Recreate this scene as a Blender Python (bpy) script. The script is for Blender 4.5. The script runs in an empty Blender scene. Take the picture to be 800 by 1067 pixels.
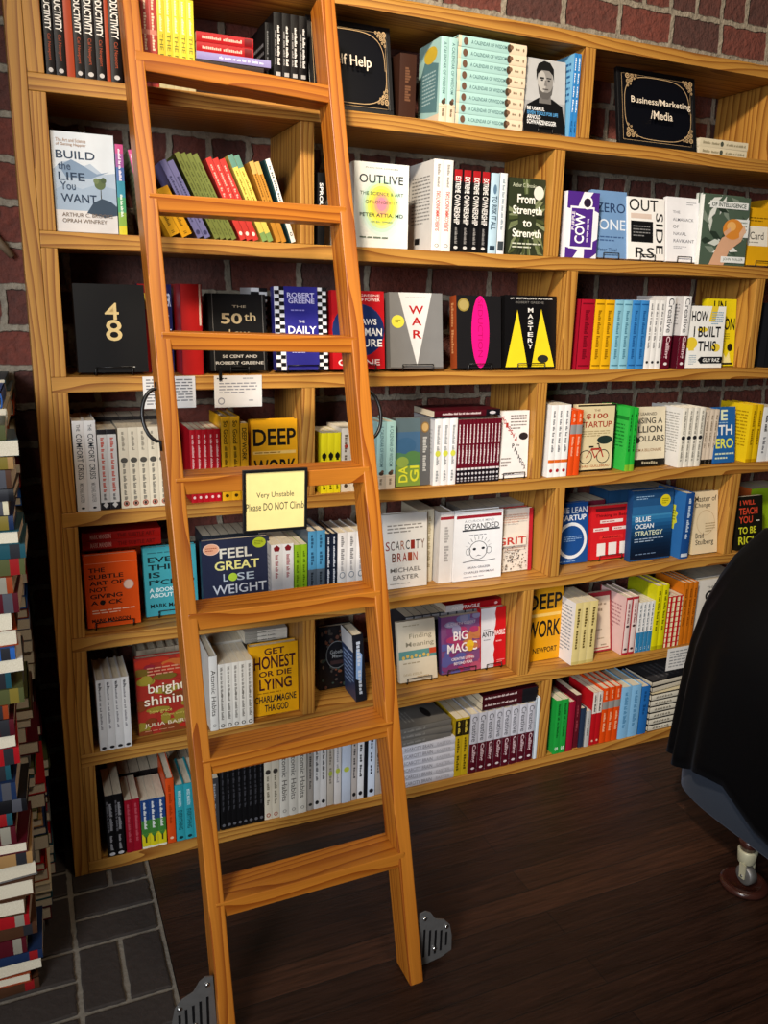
import bpy, math, random, re
from mathutils import Matrix, Vector, noise
random.seed(11)
COL = bpy.context.scene.collection
PI = math.pi

# ---------------------------------------------------------------- camera (solved from the shelf lines)
F = 853.55
CAM = Vector((-.0201, -2.2, 1.6391))
YAW, PIT, ROL = .4139, .2538, .0246
fw = Vector((math.sin(YAW)*math.cos(PIT), math.cos(YAW)*math.cos(PIT), -math.sin(PIT)))
rt = Vector((math.cos(YAW), -math.sin(YAW), 0)); up = rt.cross(fw)
RT = rt*math.cos(ROL)+up*math.sin(ROL); UP = up*math.cos(ROL)-rt*math.sin(ROL)
cd = bpy.data.cameras.new('camera'); cam = bpy.data.objects.new('camera', cd); COL.objects.link(cam)
cam.matrix_world = Matrix(((RT.x, UP.x, -fw.x, CAM.x), (RT.y, UP.y, -fw.y, CAM.y), (RT.z, UP.z, -fw.z, CAM.z), (0, 0, 0, 1)))
cd.sensor_fit = 'HORIZONTAL'; cd.sensor_width = 36; cd.lens = F/800*36; cd.clip_start = .05
bpy.context.scene.camera = cam

def sx(u, y, z):
    """X of the point with depth y and height z that is seen at picture column u."""
    a = RT*F-fw*(u-400); c = Vector((0, y, z))-CAM; c.x = -CAM.x
    return -(a.y*c.y+a.z*c.z)/a.x+CAM.x
def sh(x, y, z, v, lean=0):
    """length of an upright (leaning back by lean) from (x,y,z) that ends at picture row v."""
    a = UP*F-fw*(533.5-v); d = Vector((0, math.sin(lean), math.cos(lean))); c = Vector((x, y, z))-CAM
    return -a.dot(c)/a.dot(d)
def floor_at(u, v, z):
    d = RT*((u-400)/F)-UP*((v-533.5)/F)+fw; t = (z-CAM.z)/d.z
    return CAM+d*t

# ---------------------------------------------------------------- materials
def lin(h):
    h = h.lstrip('#'); o = []
    for i in (0, 2, 4):
        c = int(h[i:i+2], 16)/255; o.append(c/12.92 if c <= .04045 else ((c+.055)/1.055)**2.4)
    return (*o, 1)
MATS = {}
def new_mat(name):
    m = bpy.data.materials.new(name); m.use_nodes = True
    nt = m.node_tree; return m, nt, nt.nodes['Principled BSDF']
def N(nt, t, **k):
    n = nt.nodes.new(t)
    for a, b in k.items(): setattr(n, a, b)
    return n
def ink(h, rough=.38):
    """printed paper or cloth of one colour, with a faint mottle"""
    key = (h, rough)
    if key in MATS: return MATS[key]
    m, nt, b = new_mat('print_'+h.strip('#'))
    tc = N(nt, 'ShaderNodeTexCoord'); no = N(nt, 'ShaderNodeTexNoise'); no.inputs['Scale'].default_value = 30
    mx = N(nt, 'ShaderNodeMix', data_type='RGBA'); c = lin(h)
    mx.inputs[6].default_value = c; mx.inputs[7].default_value = tuple(x*.86 for x in c[:3])+(1,)
    nt.links.new(tc.outputs['Object'], no.inputs['Vector']); nt.links.new(no.outputs['Fac'], mx.inputs[0])
    nt.links.new(mx.outputs[2], b.inputs['Base Color']); b.inputs['Roughness'].default_value = rough; b.inputs['Specular IOR Level'].default_value = .22
    MATS[key] = m; return m
def page_mat():
    m, nt, b = new_mat('page_edges')
    tc = N(nt, 'ShaderNodeTexCoord'); no = N(nt, 'ShaderNodeTexNoise'); no.inputs['Scale'].default_value = 18
    mp = N(nt, 'ShaderNodeMapping'); mp.inputs['Scale'].default_value = (30, 2, 30)
    mx = N(nt, 'ShaderNodeMix', data_type='RGBA'); mx.inputs[6].default_value = lin('e6dcc6'); mx.inputs[7].default_value = lin('b9ab90')
    nt.links.new(tc.outputs['Object'], mp.inputs[0]); nt.links.new(mp.outputs[0], no.inputs['Vector']); nt.links.new(no.outputs['Fac'], mx.inputs[0])
    nt.links.new(mx.outputs[2], b.inputs['Base Color']); b.inputs['Roughness'].default_value = .9
    return m
def wood(name, ax, light, dark, period=.016, rough=.5, knots=.25, spec=.4, centre=(.11, .07)):
    """pine boards: growth rings round an axis along the grain, stretched fibres and a few knots"""
    m, nt, b = new_mat(name); L = nt.links.new
    tc = N(nt, 'ShaderNodeTexCoord'); oi = N(nt, 'ShaderNodeObjectInfo')
    rnd = N(nt, 'ShaderNodeVectorMath', operation='SCALE'); rnd.inputs[0].default_value = (3.1, .21, .17) if ax == 0 else (.21, .17, 3.1)
    L(oi.outputs['Random'], rnd.inputs['Scale'])
    ad = N(nt, 'ShaderNodeVectorMath', operation='ADD'); L(tc.outputs['Object'], ad.inputs[0]); L(rnd.outputs[0], ad.inputs[1])
    s = [1, 1, 1]; s[ax] = .12
    mp = N(nt, 'ShaderNodeMapping'); mp.inputs['Scale'].default_value = s
    off = [centre[0], centre[1], .06]; off[ax] = 0
    mp.inputs['Location'].default_value = off; L(ad.outputs[0], mp.inputs[0])
    n1 = N(nt, 'ShaderNodeTexNoise'); n1.inputs['Scale'].default_value = 7; n1.inputs['Detail'].default_value = 2; L(mp.outputs[0], n1.inputs['Vector'])
    sc = N(nt, 'ShaderNodeVectorMath', operation='SCALE'); sc.inputs['Scale'].default_value = .16; L(n1.outputs['Color'], sc.inputs[0])
    a2 = N(nt, 'ShaderNodeVectorMath', operation='ADD'); L(mp.outputs[0], a2.inputs[0]); L(sc.outputs[0], a2.inputs[1])
    w = N(nt, 'ShaderNodeTexWave', wave_type='RINGS', rings_direction='XYZ'[ax], wave_profile='SAW'); w.inputs['Scale'].default_value = .314/period
    w.inputs['Distortion'].default_value = 2.0; w.inputs['Detail'].default_value = 1; w.inputs['Detail Scale'].default_value = .8
    L(a2.outputs[0], w.inputs['Vector'])
    cr = N(nt, 'ShaderNodeValToRGB'); e = cr.color_ramp.elements; e[0].color = light; e[1].color = dark; e[0].position = .15; e[1].position = .98
    mid = cr.color_ramp.elements.new(.62); mid.color = tuple((l*.72+d*.28) for l, d in zip(light, dark)); L(w.outputs['Fac'], cr.inputs[0])
    s2 = [90, 90, 90]; s2[ax] = 2.2
    m2 = N(nt, 'ShaderNodeMapping'); m2.inputs['Scale'].default_value = s2; L(ad.outputs[0], m2.inputs[0])
    n2 = N(nt, 'ShaderNodeTexNoise'); n2.inputs['Scale'].default_value = 3; n2.inputs['Detail'].default_value = 4; L(m2.outputs[0], n2.inputs['Vector'])
    fx = N(nt, 'ShaderNodeMix', data_type='RGBA', blend_type='MULTIPLY'); fx.inputs[0].default_value = .35
    L(cr.outputs[0], fx.inputs[6]); L(n2.outputs['Fac'], fx.inputs[7])
    s3 = [9, 9, 9]; s3[ax] = 2.6
    m3 = N(nt, 'ShaderNodeMapping'); m3.inputs['Scale'].default_value = s3; L(ad.outputs[0], m3.inputs[0])
    vo = N(nt, 'ShaderNodeTexVoronoi'); vo.inputs['Scale'].default_value = .55; L(m3.outputs[0], vo.inputs['Vector'])
    kr = N(nt, 'ShaderNodeMapRange'); kr.inputs['From Min'].default_value = .02; kr.inputs['From Max'].default_value = .06; L(vo.outputs['Distance'], kr.inputs[0])
    kr.inputs['To Min'].default_value = knots; kr.inputs['To Max'].default_value = 1
    km = N(nt, 'ShaderNodeVectorMath', operation='SCALE'); L(fx.outputs[2], km.inputs[0]); L(kr.outputs[0], km.inputs['Scale'])
    L(km.outputs[0], b.inputs['Base Color']); b.inputs['Roughness'].default_value = rough; b.inputs['Specular IOR Level'].default_value = spec
    bp = N(nt, 'ShaderNodeBump'); bp.inputs['Strength'].default_value = .12; bp.inputs['Distance'].default_value = .002; L(n2.outputs['Fac'], bp.inputs['Height']); L(bp.outputs[0], b.inputs['Normal'])
    return m
PL, PD = (.57, .275, .05, 1), (.25, .08, .009, 1)
PINE = [wood('pine_x', 0, PL, PD), None, wood('pine_z', 2, PL, PD, centre=(.13, .09))]
LL, LD = (.50, .168, .017, 1), (.25, .055, .004, 1)
LAD = [wood('ladder_pine_x', 0, LL, LD, .018, .4, .3, .3), None, wood('ladder_pine_z', 2, LL, LD, .018, .4, .3, .3)]
PAGE = page_mat()
def simple(name, c, rough=.5, metal=0, sheen=0, bump=0, bscale=200):
    m, nt, b = new_mat(name); tc = N(nt, 'ShaderNodeTexCoord'); no = N(nt, 'ShaderNodeTexNoise'); no.inputs['Scale'].default_value = bscale; no.inputs['Detail'].default_value = 3
    nt.links.new(tc.outputs['Object'], no.inputs['Vector'])
    mx = N(nt, 'ShaderNodeMix', data_type='RGBA'); mx.inputs[6].default_value = c; mx.inputs[7].default_value = tuple(x*.7 for x in c[:3])+(1,)
    nt.links.new(no.outputs['Fac'], mx.inputs[0]); nt.links.new(mx.outputs[2], b.inputs['Base Color'])
    b.inputs['Roughness'].default_value = rough; b.inputs['Metallic'].default_value = metal
    if sheen: b.inputs['Sheen Weight'].default_value = sheen; b.inputs['Sheen Tint'].default_value = (.5, .55, .7, 1); b.inputs['Sheen Roughness'].default_value = .4
    if bump:
        bp = N(nt, 'ShaderNodeBump'); bp.inputs['Strength'].default_value = bump; bp.inputs['Distance'].default_value = .003
        nt.links.new(no.outputs['Fac'], bp.inputs['Height']); nt.links.new(bp.outputs[0], b.inputs['Normal'])
    return m
WIRE = simple('black_wire', (.008, .008, .009, 1), .35, .3)
STEEL = simple('dark_steel', (.26, .25, .24, 1), .5, .7, bscale=60)
BOLT = simple('bright_bolt', (.75, .74, .72, 1), .2, 1)
BLACKP = simple('black_frame', (.006, .006, .007, 1), .35)
VELVET = simple('black_velvet', (.0006, .0006, .001, 1), .6, 0, .03, .15, 90); VELVET.node_tree.nodes['Principled BSDF'].inputs['Specular IOR Level'].default_value = .1
UPHOL = simple('blue_grey_cloth', (.02, .03, .05, 1), .85, 0, .1, .2, 400)
BRASS = simple('worn_ferrule', (.55, .52, .36, 1), .5, .25, bscale=50)
CUPW = simple('brown_turned_wood', (.045, .013, .009, 1), .25, bscale=30)

# ---------------------------------------------------------------- mesh building
class MB:
    def __init__(s): s.v = []; s.f = []; s.m = []; s.k = []; s.sm = set()
    def mi(s, m):
        if m not in s.k: s.k.append(m)
        return s.k.index(m)
    def add(s, vs, fs, m, smooth=False):
        b = len(s.v); s.v += [tuple(p) for p in vs]; i = s.mi(m)
        for f in fs:
            if smooth: s.sm.add(len(s.f))
            s.f.append(tuple(b+q for q in f)); s.m.append(i)
    def box(s, a, b, m):
        x0, y0, z0 = a; x1, y1, z1 = b
        s.add([(x0, y0, z0), (x1, y0, z0), (x1, y1, z0), (x0, y1, z0), (x0, y0, z1), (x1, y0, z1), (x1, y1, z1), (x0, y1, z1)],
              [(0, 3, 2, 1), (4, 5, 6, 7), (0, 1, 5, 4), (1, 2, 6, 5), (2, 3, 7, 6), (3, 0, 4, 7)], m)
    def tube(s, pts, r, m, n=8, closed=False):
        P = [Vector(p) for p in pts]; k = len(P); rings = []; nrm = None
        for i in range(k):
            if closed: t = (P[(i+1) % k]-P[i-1])
            else: t = P[min(i+1, k-1)]-P[max(i-1, 0)]
            t.normalize()
            if nrm is None: nrm = t.orthogonal().normalized()
            else: nrm = (nrm-t*nrm.dot(t)).normalized()
            bn = t.cross(nrm); rr = r[i] if isinstance(r, (list, tuple)) else r
            rings.append([P[i]+(nrm*math.cos(2*PI*j/n)+bn*math.sin(2*PI*j/n))*rr for j in range(n)])
        vs = [q for R in rings for q in R]; fs = []
        for i in range(k if closed else k-1):
            for j in range(n):
                a = i*n+j; b = i*n+(j+1) % n; c = ((i+1) % k)*n+(j+1) % n; d = ((i+1) % k)*n+j
                fs.append((a, b, c, d))
        if not closed: fs += [tuple(range(n))[::-1], tuple((k-1)*n+j for j in range(n))]
        s.add(vs, fs, m, True)
    def lathe(s, prof, c, m, n=28):
        vs = []; fs = []
        for r, z in prof:
            for j in range(n): vs.append((c[0]+r*math.cos(2*PI*j/n), c[1]+r*math.sin(2*PI*j/n), c[2]+z))
        for i in range(len(prof)-1):
            for j in range(n): fs.append((i*n+j, i*n+(j+1) % n, (i+1)*n+(j+1) % n, (i+1)*n+j))
        fs += [tuple(range(n))[::-1], tuple((len(prof)-1)*n+j for j in range(n))]
        s.add(vs, fs, m, True)
    def mesh(s, name, T=None):
        me = bpy.data.meshes.new(name); vs = [T(p) for p in s.v] if T else s.v
        me.from_pydata(vs, [], s.f)
        for m in s.k: me.materials.append(m)
        me.polygons.foreach_set('material_index', s.m)
        if s.sm: me.polygons.foreach_set('use_smooth', [i in s.sm for i in range(len(s.f))])
        me.update(); return me
def link(name, me, parent=None, loc=None, rot=None, bevel=0):
    o = bpy.data.objects.new(name, me); COL.objects.link(o)
    if parent: o.parent = parent
    if loc is not None: o.location = loc
    if rot is not None: o.rotation_euler = rot
    if bevel:
        b = o.modifiers.new('bevel', 'BEVEL'); b.width = bevel; b.segments = 2; b.limit_method = 'ANGLE'
    return o
USED = {}
def tag(o, label, cat, group=None, kind=None):
    if label:
        n = nw(label)
        if n > 16 or n < 4: print('LABEL LENGTH', n, label)
        if label in USED: print('DUP LABEL', label)
        USED[label] = 1; o['label'] = label
    if cat: o['category'] = cat
    if group: o['group'] = group
    if kind: o['kind'] = kind
    return o
def empty(name, loc=(0, 0, 0), rot=(0, 0, 0)):
    o = bpy.data.objects.new(name, None); COL.objects.link(o); o.empty_display_size = .03; o.location = loc; o.rotation_euler = rot
    return o

# ---------------------------------------------------------------- printing on covers
GL = {}
def glyphs(t, bold):
    if (t, bold) in GL: return GL[t, bold]
    cu = bpy.data.curves.new('lettering', 'FONT'); cu.body = t; cu.resolution_u = 3 if len(t) < 14 else 2
    cu.offset = .02 if bold else 0.006
    ob = bpy.data.objects.new('lettering', cu); me = bpy.data.meshes.new_from_object(ob)
    vs = [(v.co.x, v.co.y) for v in me.vertices]; fs = []
    for p in me.polygons:
        q = list(p.vertices); a = sum(vs[q[i]][0]*vs[q[(i+1) % len(q)]][1]-vs[q[(i+1) % len(q)]][0]*vs[q[i]][1] for i in range(len(q)))
        fs.append(tuple(q if a > 0 else q[::-1]))
    bpy.data.objects.remove(ob); bpy.data.curves.remove(cu); bpy.data.meshes.remove(me)
    x0 = min(v[0] for v in vs); x1 = max(v[0] for v in vs); y0 = min(v[1] for v in vs); y1 = max(v[1] for v in vs)
    GL[t, bold] = ([((x-x0)/(x1-x0), (y-y0)/(y1-y0)) for x, y in vs], fs); return GL[t, bold]
def t(s, u0, v0, u1, v1, c, b=0): return ('t', s, u0, v0, u1, v1, c, b)        # text in a box
def s(x, v0, v1, c, h=.5, uc=.5, b=0): return ('s', x, v0, v1, c, h, uc, b)    # spine text, reads downwards
def su(x, v0, v1, c, h=.5, uc=.5, b=0): return ('su', x, v0, v1, c, h, uc, b)  # text that reads upwards
def sl(n, v0, v1, c, h=.5, uc=.5, b=0): return ('sl', n, v0, v1, c, h, uc)      # spine lettering too small to read
def tl(n, u0, v0, u1, v1, c, b=0): return ('tl', n, u0, v0, u1, v1, c)          # the same on a cover
def r(u0, v0, u1, v1, c): return ('p', [(u0, v0), (u1, v0), (u1, v1), (u0, v1)], c)
def p(pts, c): return ('p', pts, c)
def o(u, v, ru, rv, c): return ('p', [(u+ru*math.cos(a*PI/12), v+rv*math.sin(a*PI/12)) for a in range(24)], c)
def ring(u, v, ru, rv, w, c): return ('ring', u, v, ru, rv, w, c)
def ln(u0, v0, u1, v1, n, c): return ('l', u0, v0, u1, v1, n, c)               # lines too small to read
def draw(LT, LA, els, S):
    for i, e in enumerate(els):
        k = e[0]; L = 1+i; mbt, mba = MB(), MB(); LT.append(mbt); LA.append(mba)
        if k == 't':
            _, tx, u0, v0, u1, v1, c, b = e; g, f = glyphs(tx, b)
            mbt.add([S(u0+x*(u1-u0), v0+y*(v1-v0), L) for x, y in g], f, ink(c))
        elif k in ('s', 'su'):
            _, tx, v0, v1, c, h, uc, b = e; g, f = glyphs(tx, b)
            if k == 's': q = [S(uc-h/2+y*h, v1-x*(v1-v0), L, 1) for x, y in g]
            else: q = [S(uc+h/2-y*h, v0+x*(v1-v0), L, 1) for x, y in g]
            mbt.add(q, f, ink(c))
        elif k in ('sl', 'tl'):
            if k == 'sl': _, n, v0, v1, c, h, uc = e; a0, a1, b0, b1 = 0, 1, 0, 1
            else: _, n, u0, v0, u1, v1, c = e
            rnd = random.Random(sum(n)*7+len(n))
            if k == 'sl': n = n+n[::-1]; h = min(h, .34)
            tot = sum(n)+len(n)-1; i_ = 0
            for w_ in n:
                for _q in range(w_):
                    x0, x1 = i_/tot, (i_+.78)/tot; hh = rnd.choice((.6, .75, .8, 1)); i_ += 1
                    if k == 'sl': q = [S(uc-h/2+y*h, v1-x*(v1-v0), L, 1) for x, y in ((x0, 0), (x1, 0), (x1, hh), (x0, hh))]
                    else: q = [S(u0+x*(u1-u0), v0+y*(v1-v0), L) for x, y in ((x0, 0), (x1, 0), (x1, hh), (x0, hh))]
                    mba.add(q, [(0, 1, 2, 3)], ink(c))
                i_ += 1
        elif k == 'p':
            pts = e[1]; us = [a[0] for a in pts]
            if len(pts) == 4 and pts[0][0] == pts[3][0] and pts[1][0] == pts[2][0]:
                n = 8; u0, u1, v0, v1 = pts[0][0], pts[1][0], pts[0][1], pts[2][1]
                q = [S(u0+(u1-u0)*j/n, v, L) for j in range(n+1) for v in (v0, v1)]
                mba.add(q, [(2*j, 2*j+2, 2*j+3, 2*j+1) for j in range(n)], ink(e[2]))
            elif len(pts) == 4 and pts[0][0] == pts[1][0] and pts[2][0] == pts[3][0]:
                n = 8; u0, u1, v0, v1 = pts[0][0], pts[2][0], pts[1][1], pts[0][1]
                q = [S(u0+(u1-u0)*j/n, v, L) for j in range(n+1) for v in (v0, v1)]
                mba.add(q, [(2*j, 2*j+2, 2*j+3, 2*j+1) for j in range(n)], ink(e[2]))
            else: mba.add([S(a, b, L, 1) for a, b in pts], [tuple(range(len(pts)))], ink(e[2]))
        elif k == 'ring':
            _, u, v, ru, rv, w, c = e; n = 28; q = []
            for j in range(n):
                a = 2*PI*j/n; q += [S(u+ru*math.cos(a), v+rv*math.sin(a), L, 1), S(u+ru*(1-w)*math.cos(a), v+rv*(1-w)*math.sin(a), L, 1)]
            mba.add(q, [(2*j, (2*j+2) % (2*n), (2*j+3) % (2*n), 2*j+1) for j in range(n)], ink(c))
        elif k == 'l':
            _, u0, v0, u1, v1, n, c = e; hh = (v1-v0)/n; rnd = random.Random(n*31+int(u0*991))
            for j in range(n):
                a = u0; vv = v1-hh*(j+.3); end = u1-(u1-u0)*(.0 if j < n-1 else .35)
                while a < end-.01:
                    b = min(end, a+(u1-u0)*rnd.uniform(.08, .2)); q = [(a, vv-hh*.4), (b, vv-hh*.4), (b, vv), (a, vv)]
                    mba.add([S(x, y, L) for x, y in q], [(0, 1, 2, 3)], ink(c)); a = b+(u1-u0)*.03
EPS = .00009
def clusters(L, gap=.013):
    """prints that lie close together become one part"""
    L = [m for m in L if m.f]; box = [([min(v[i] for v in m.v) for i in range(3)], [max(v[i] for v in m.v) for i in range(3)]) for m in L]; own = list(range(len(L)))
    for a in range(len(L)):
        for b in range(a):
            g = math.sqrt(sum(max(0, box[a][0][i]-box[b][1][i], box[b][0][i]-box[a][1][i])**2 for i in range(3)))
            if g <= gap and own[a] != own[b]:
                x, y = own[a], own[b]; own = [y if q == x else q for q in own]
    out = {}
    for i, m in enumerate(L):
        t_ = out.setdefault(own[i], MB()); b = len(t_.v); t_.v += m.v
        for f, k in zip(m.f, m.m): t_.f.append(tuple(b+q for q in f)); t_.m.append(t_.mi(m.k[k]))
    return sorted(out.values(), key=lambda m: -len(m.f))
def book_meshes(W, H, D, cover, front=(), spine=(), back=(), hard=False, mode='S', spine_col=None):
    bt = .0024 if hard else .0006; ov = .003 if hard else .0003
    bul = min(.002, W*.07) if hard else min(.001, W*.05); n = 8
    cb = MB(); cm = ink(cover); sm = ink(spine_col or cover)
    cb.box((-W/2, 0, 0), (-W/2+bt, D, H), cm); cb.box((W/2-bt, 0, 0), (W/2, D, H), cm)
    def yb(x): return -bul*(1-(2*x/W)**2)
    q = []; 
    for j in range(n+1):
        x = -W/2+W*j/n
        q += [(x, yb(x), 0), (x, yb(x), H), (x, yb(x)+bt+.0004, 0), (x, yb(x)+bt+.0004, H)]
    f = []
    for j in range(n):
        a = 4*j; b = a+4; f += [(a, b, b+1, a+1), (a+2, a+3, b+3, b+2), (a, a+2, b+2, b), (a+1, b+1, b+3, a+3)]
    f += [(0, 1, 3, 2), (4*n, 4*n+2, 4*n+3, 4*n+1)]
    cb.add(q, f, sm)
    pg = MB(); pg.box((-W/2+bt, bt+.0008, ov), (W/2-bt, D-(.003 if hard else .0004), H-ov), PAGE)
    tx, ar = [], []
    draw(tx, ar, front, lambda u, v, L, k=0: (W/2+EPS*L, u*D, v*H))
    draw(tx, ar, back, lambda u, v, L, k=0: (-W/2-EPS*L, D*(1-u), v*H))
    draw(tx, ar, spine, lambda u, v, L, k=0: ((u-.5)*W, (-bul if k else yb((u-.5)*W))-EPS*L-.00005, v*H))
    if mode == 'S': T = None
    elif mode == 'F': T = lambda c: (c[1]-D/2, W/2-c[0], c[2])
    else: T = lambda c: (H/2-c[2], c[1], c[0]+W/2)
    out = [('cover', cb.mesh('cover', T)), ('pages', pg.mesh('pages', T))]
    for m in clusters(ar): out.append(('cover_art', m.mesh('cover_art', T)))
    for i, m in enumerate(clusters(tx)): nm = 'title' if i == 0 else 'small_lettering'; out.append((nm, m.mesh(nm, T)))
    return out
BULK = MB()
def bulk(parts, loc, rot):
    from mathutils import Euler
    M_ = Matrix.Translation(Vector(loc)) @ Euler(rot).to_matrix().to_4x4()
    for nm, me in parts:
        b = len(BULK.v); BULK.v += [tuple(M_ @ v.co) for v in me.vertices]
        for q in me.polygons: BULK.f.append(tuple(b+i for i in q.vertices)); BULK.m.append(BULK.mi(me.materials[q.material_index]))
def nw(x): return len(re.findall(r"[A-Za-z0-9][A-Za-z0-9']*", x))
def put(parts, loc, rot, label, group=None, name='book', cat='book'):
    e = empty(name, loc, rot); tag(e, label, cat, group)
    for nm, me in parts: link(nm, me, e)
    return e
def copy_tree(src, loc, rot, label, group=None):
    e = src.copy(); COL.objects.link(e); e.location = loc; e.rotation_euler = rot; tag(e, label, None, group)
    for ch in src.children:
        c = ch.copy(); c.parent = e; COL.objects.link(c)
    return e

ORD = ['first', 'second', 'third', 'fourth', 'fifth', 'sixth', 'seventh', 'eighth', 'ninth', 'tenth', 'eleventh', 'twelfth', 'thirteenth']
NUM = ['zero', 'one', 'two', 'three', 'four', 'five', 'six', 'seven', 'eight', 'nine', 'ten', 'eleven', 'twelve', 'thirteen']
ZT = {1: 2.119, 2: 1.7777, 3: 1.4327, 4: 1.0837, 5: .7348, 6: .385, 7: .0387}
SN = {1: 'top', 2: 'second', 3: 'third', 4: 'fourth', 5: 'fifth', 6: 'sixth', 7: 'bottom'}
DIVS = {1: [1.551, 2.341], 2: [.684, 1.470], 3: [1.549, 2.342], 4: [.688, 1.466], 5: [1.568, 2.352], 6: [.690, 1.472], 7: [1.578]}
def bay(row, a, b, m=.0032):
    """keep an extent inside its compartment"""
    lo = [.0755]+[x+.038 for x in DIVS[row]]; hi = DIVS[row]+[3.15]; c = (a+b)/2
    for l, h in zip(lo, hi):
        if l-.045 <= c <= h+.045 and (c < h+.01): return max(a, l+m), min(b, h-m)
    return a, b
def run(row, u0, u1, n, vt, cover, spine, desc, anchor, D=.15, y=.012, hard=False, lean=0, group=None, back=(), front=(), gap=.4, label=None, H=None, spine_col=None, z=None, rear=False):
    """n alike books side by side, spines out, between picture columns u0 and u1 at their feet"""
    zz = ZT[row]+.0005 if z is None else z; a, b = bay(row, sx(u0, y, zz), sx(u1, y, zz)); st = (b-a)/n
    if lean < 0: b -= .006; st = (b-a)/n
    W = st*math.cos(lean)-gap/1000
    H = H or sh((a+b)/2, y, zz, vt)/math.cos(lean)
    parts = book_meshes(W, H, D, cover, front, spine, back, hard, 'S', spine_col); first = None
    for i in range(n):
        x = a+st*(i+.5); lab = label or f"{desc}, {ORD[i]} of {NUM[n]} from {anchor}, {SN[row]} shelf"
        if not label and nw(lab) > 16: lab = f"{desc}, {ORD[i]} from {anchor}, {SN[row]} shelf"
        if not label and nw(lab) > 16: lab = f"{desc}, {ORD[i]} from {anchor}"
        loc = (x, y, zz+W/2*abs(math.sin(lean))+.0002); rot = (0, lean, 0)
        if n == 1 and not label: lab = desc
        if rear: bulk(parts, loc, rot); continue
        if first is None: first = put(parts, loc, rot, lab, group)
        else: copy_tree(first, loc, rot, lab, group)
    return H, W
def easel(x, y, z, w, label, lean=.16, bh=.13, th=.03):
    e = MB(); R = .0016; h = .02; zb = R+.0003
    f = y-.0045-R
    for sgn in (-1, 1):
        xx = x+sgn*w/2
        e.tube([(xx, f, z+zb+h), (xx, f, z+zb+.002), (xx, f+.003, z+zb), (xx, y+th+.02, z+zb)], R, WIRE, 6)
        e.tube([(xx, y+th+.02, z+zb), (xx, y+th+.02+math.sin(lean)*bh, z+zb+bh*.9)], R, WIRE, 6)
    e.tube([(x-w/2, f, z+zb+h), (x+w/2, f, z+zb+h)], R, WIRE, 6)
    e.tube([(x-w/2, y+th+.02, z+zb), (x+w/2, y+th+.02, z+zb)], R, WIRE, 6)
    e.tube([(x-w/2, y+th+.02+math.sin(lean)*bh, z+zb+bh*.9), (x+w/2, y+th+.02+math.sin(lean)*bh, z+zb+bh*.9)], R, WIRE, 6)
    ob = link('book_easel', e.mesh('book_easel')); tag(ob, label, 'book stand', 'wire book easels')
def face(row, uL, uR, vt, W, cover, front, label, lean=.14, y=.025, ez=None, spine=(), hard=False, ew=.07, vb=None, yaw=0, group=None, roll=0, H=None, z=None, spine_col=None, back=()):
    """one book with its front cover to the room; ez = label of the wire easel that holds it"""
    zz = (ZT[row]+.0005) if z is None else z
    if vb is not None: y = floor_at((uL+uR)/2, vb, zz).y
    rz = zz+W*math.sin(lean)+(.0037 if ez else .0003)
    a, b = bay(row, sx(uL, y, rz), sx(uR, y, rz)); D = b-a
    H = H or sh((a+b)/2, y, rz, vt, lean)
    parts = book_meshes(W, H, D, cover, front, spine, back, hard, 'F', spine_col)
    put(parts, ((a+b)/2, y, rz+D/2*abs(math.sin(roll))), (-lean, roll, yaw), label, group)
    if ez: easel((a+b)/2, y, zz, ew, ez, lean, min(.13, H*.6), W)
    return H, D
def stack(row, u0, u1, n, T, D, cover, spine, desc, y=.012, hard=False, z0=None, yaws=None, group=None, labels=None, front=(), spine_col=None, dx=0):
    """n books lying flat, spines to the room"""
    zz = (ZT[row]+.0005) if z0 is None else z0; a = sx(u0, y, zz); b = sx(u1, y, zz)
    parts = book_meshes(T-.0006, b-a, D, cover, front, spine, (), hard, 'L', spine_col); first = None
    for i in range(n):
        lab = labels[i] if labels else f"{desc}, {ORD[i]} from the bottom of its stack"
        loc = ((a+b)/2+dx*i, y, zz+T*i+.0004); rot = (0, 0, yaws[i] if yaws else random.uniform(-.012, .012))
        if first is None: first = put(parts, loc, rot, lab, group)
        else: copy_tree(first, loc, rot, lab, group)
    return zz+T*n

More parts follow.
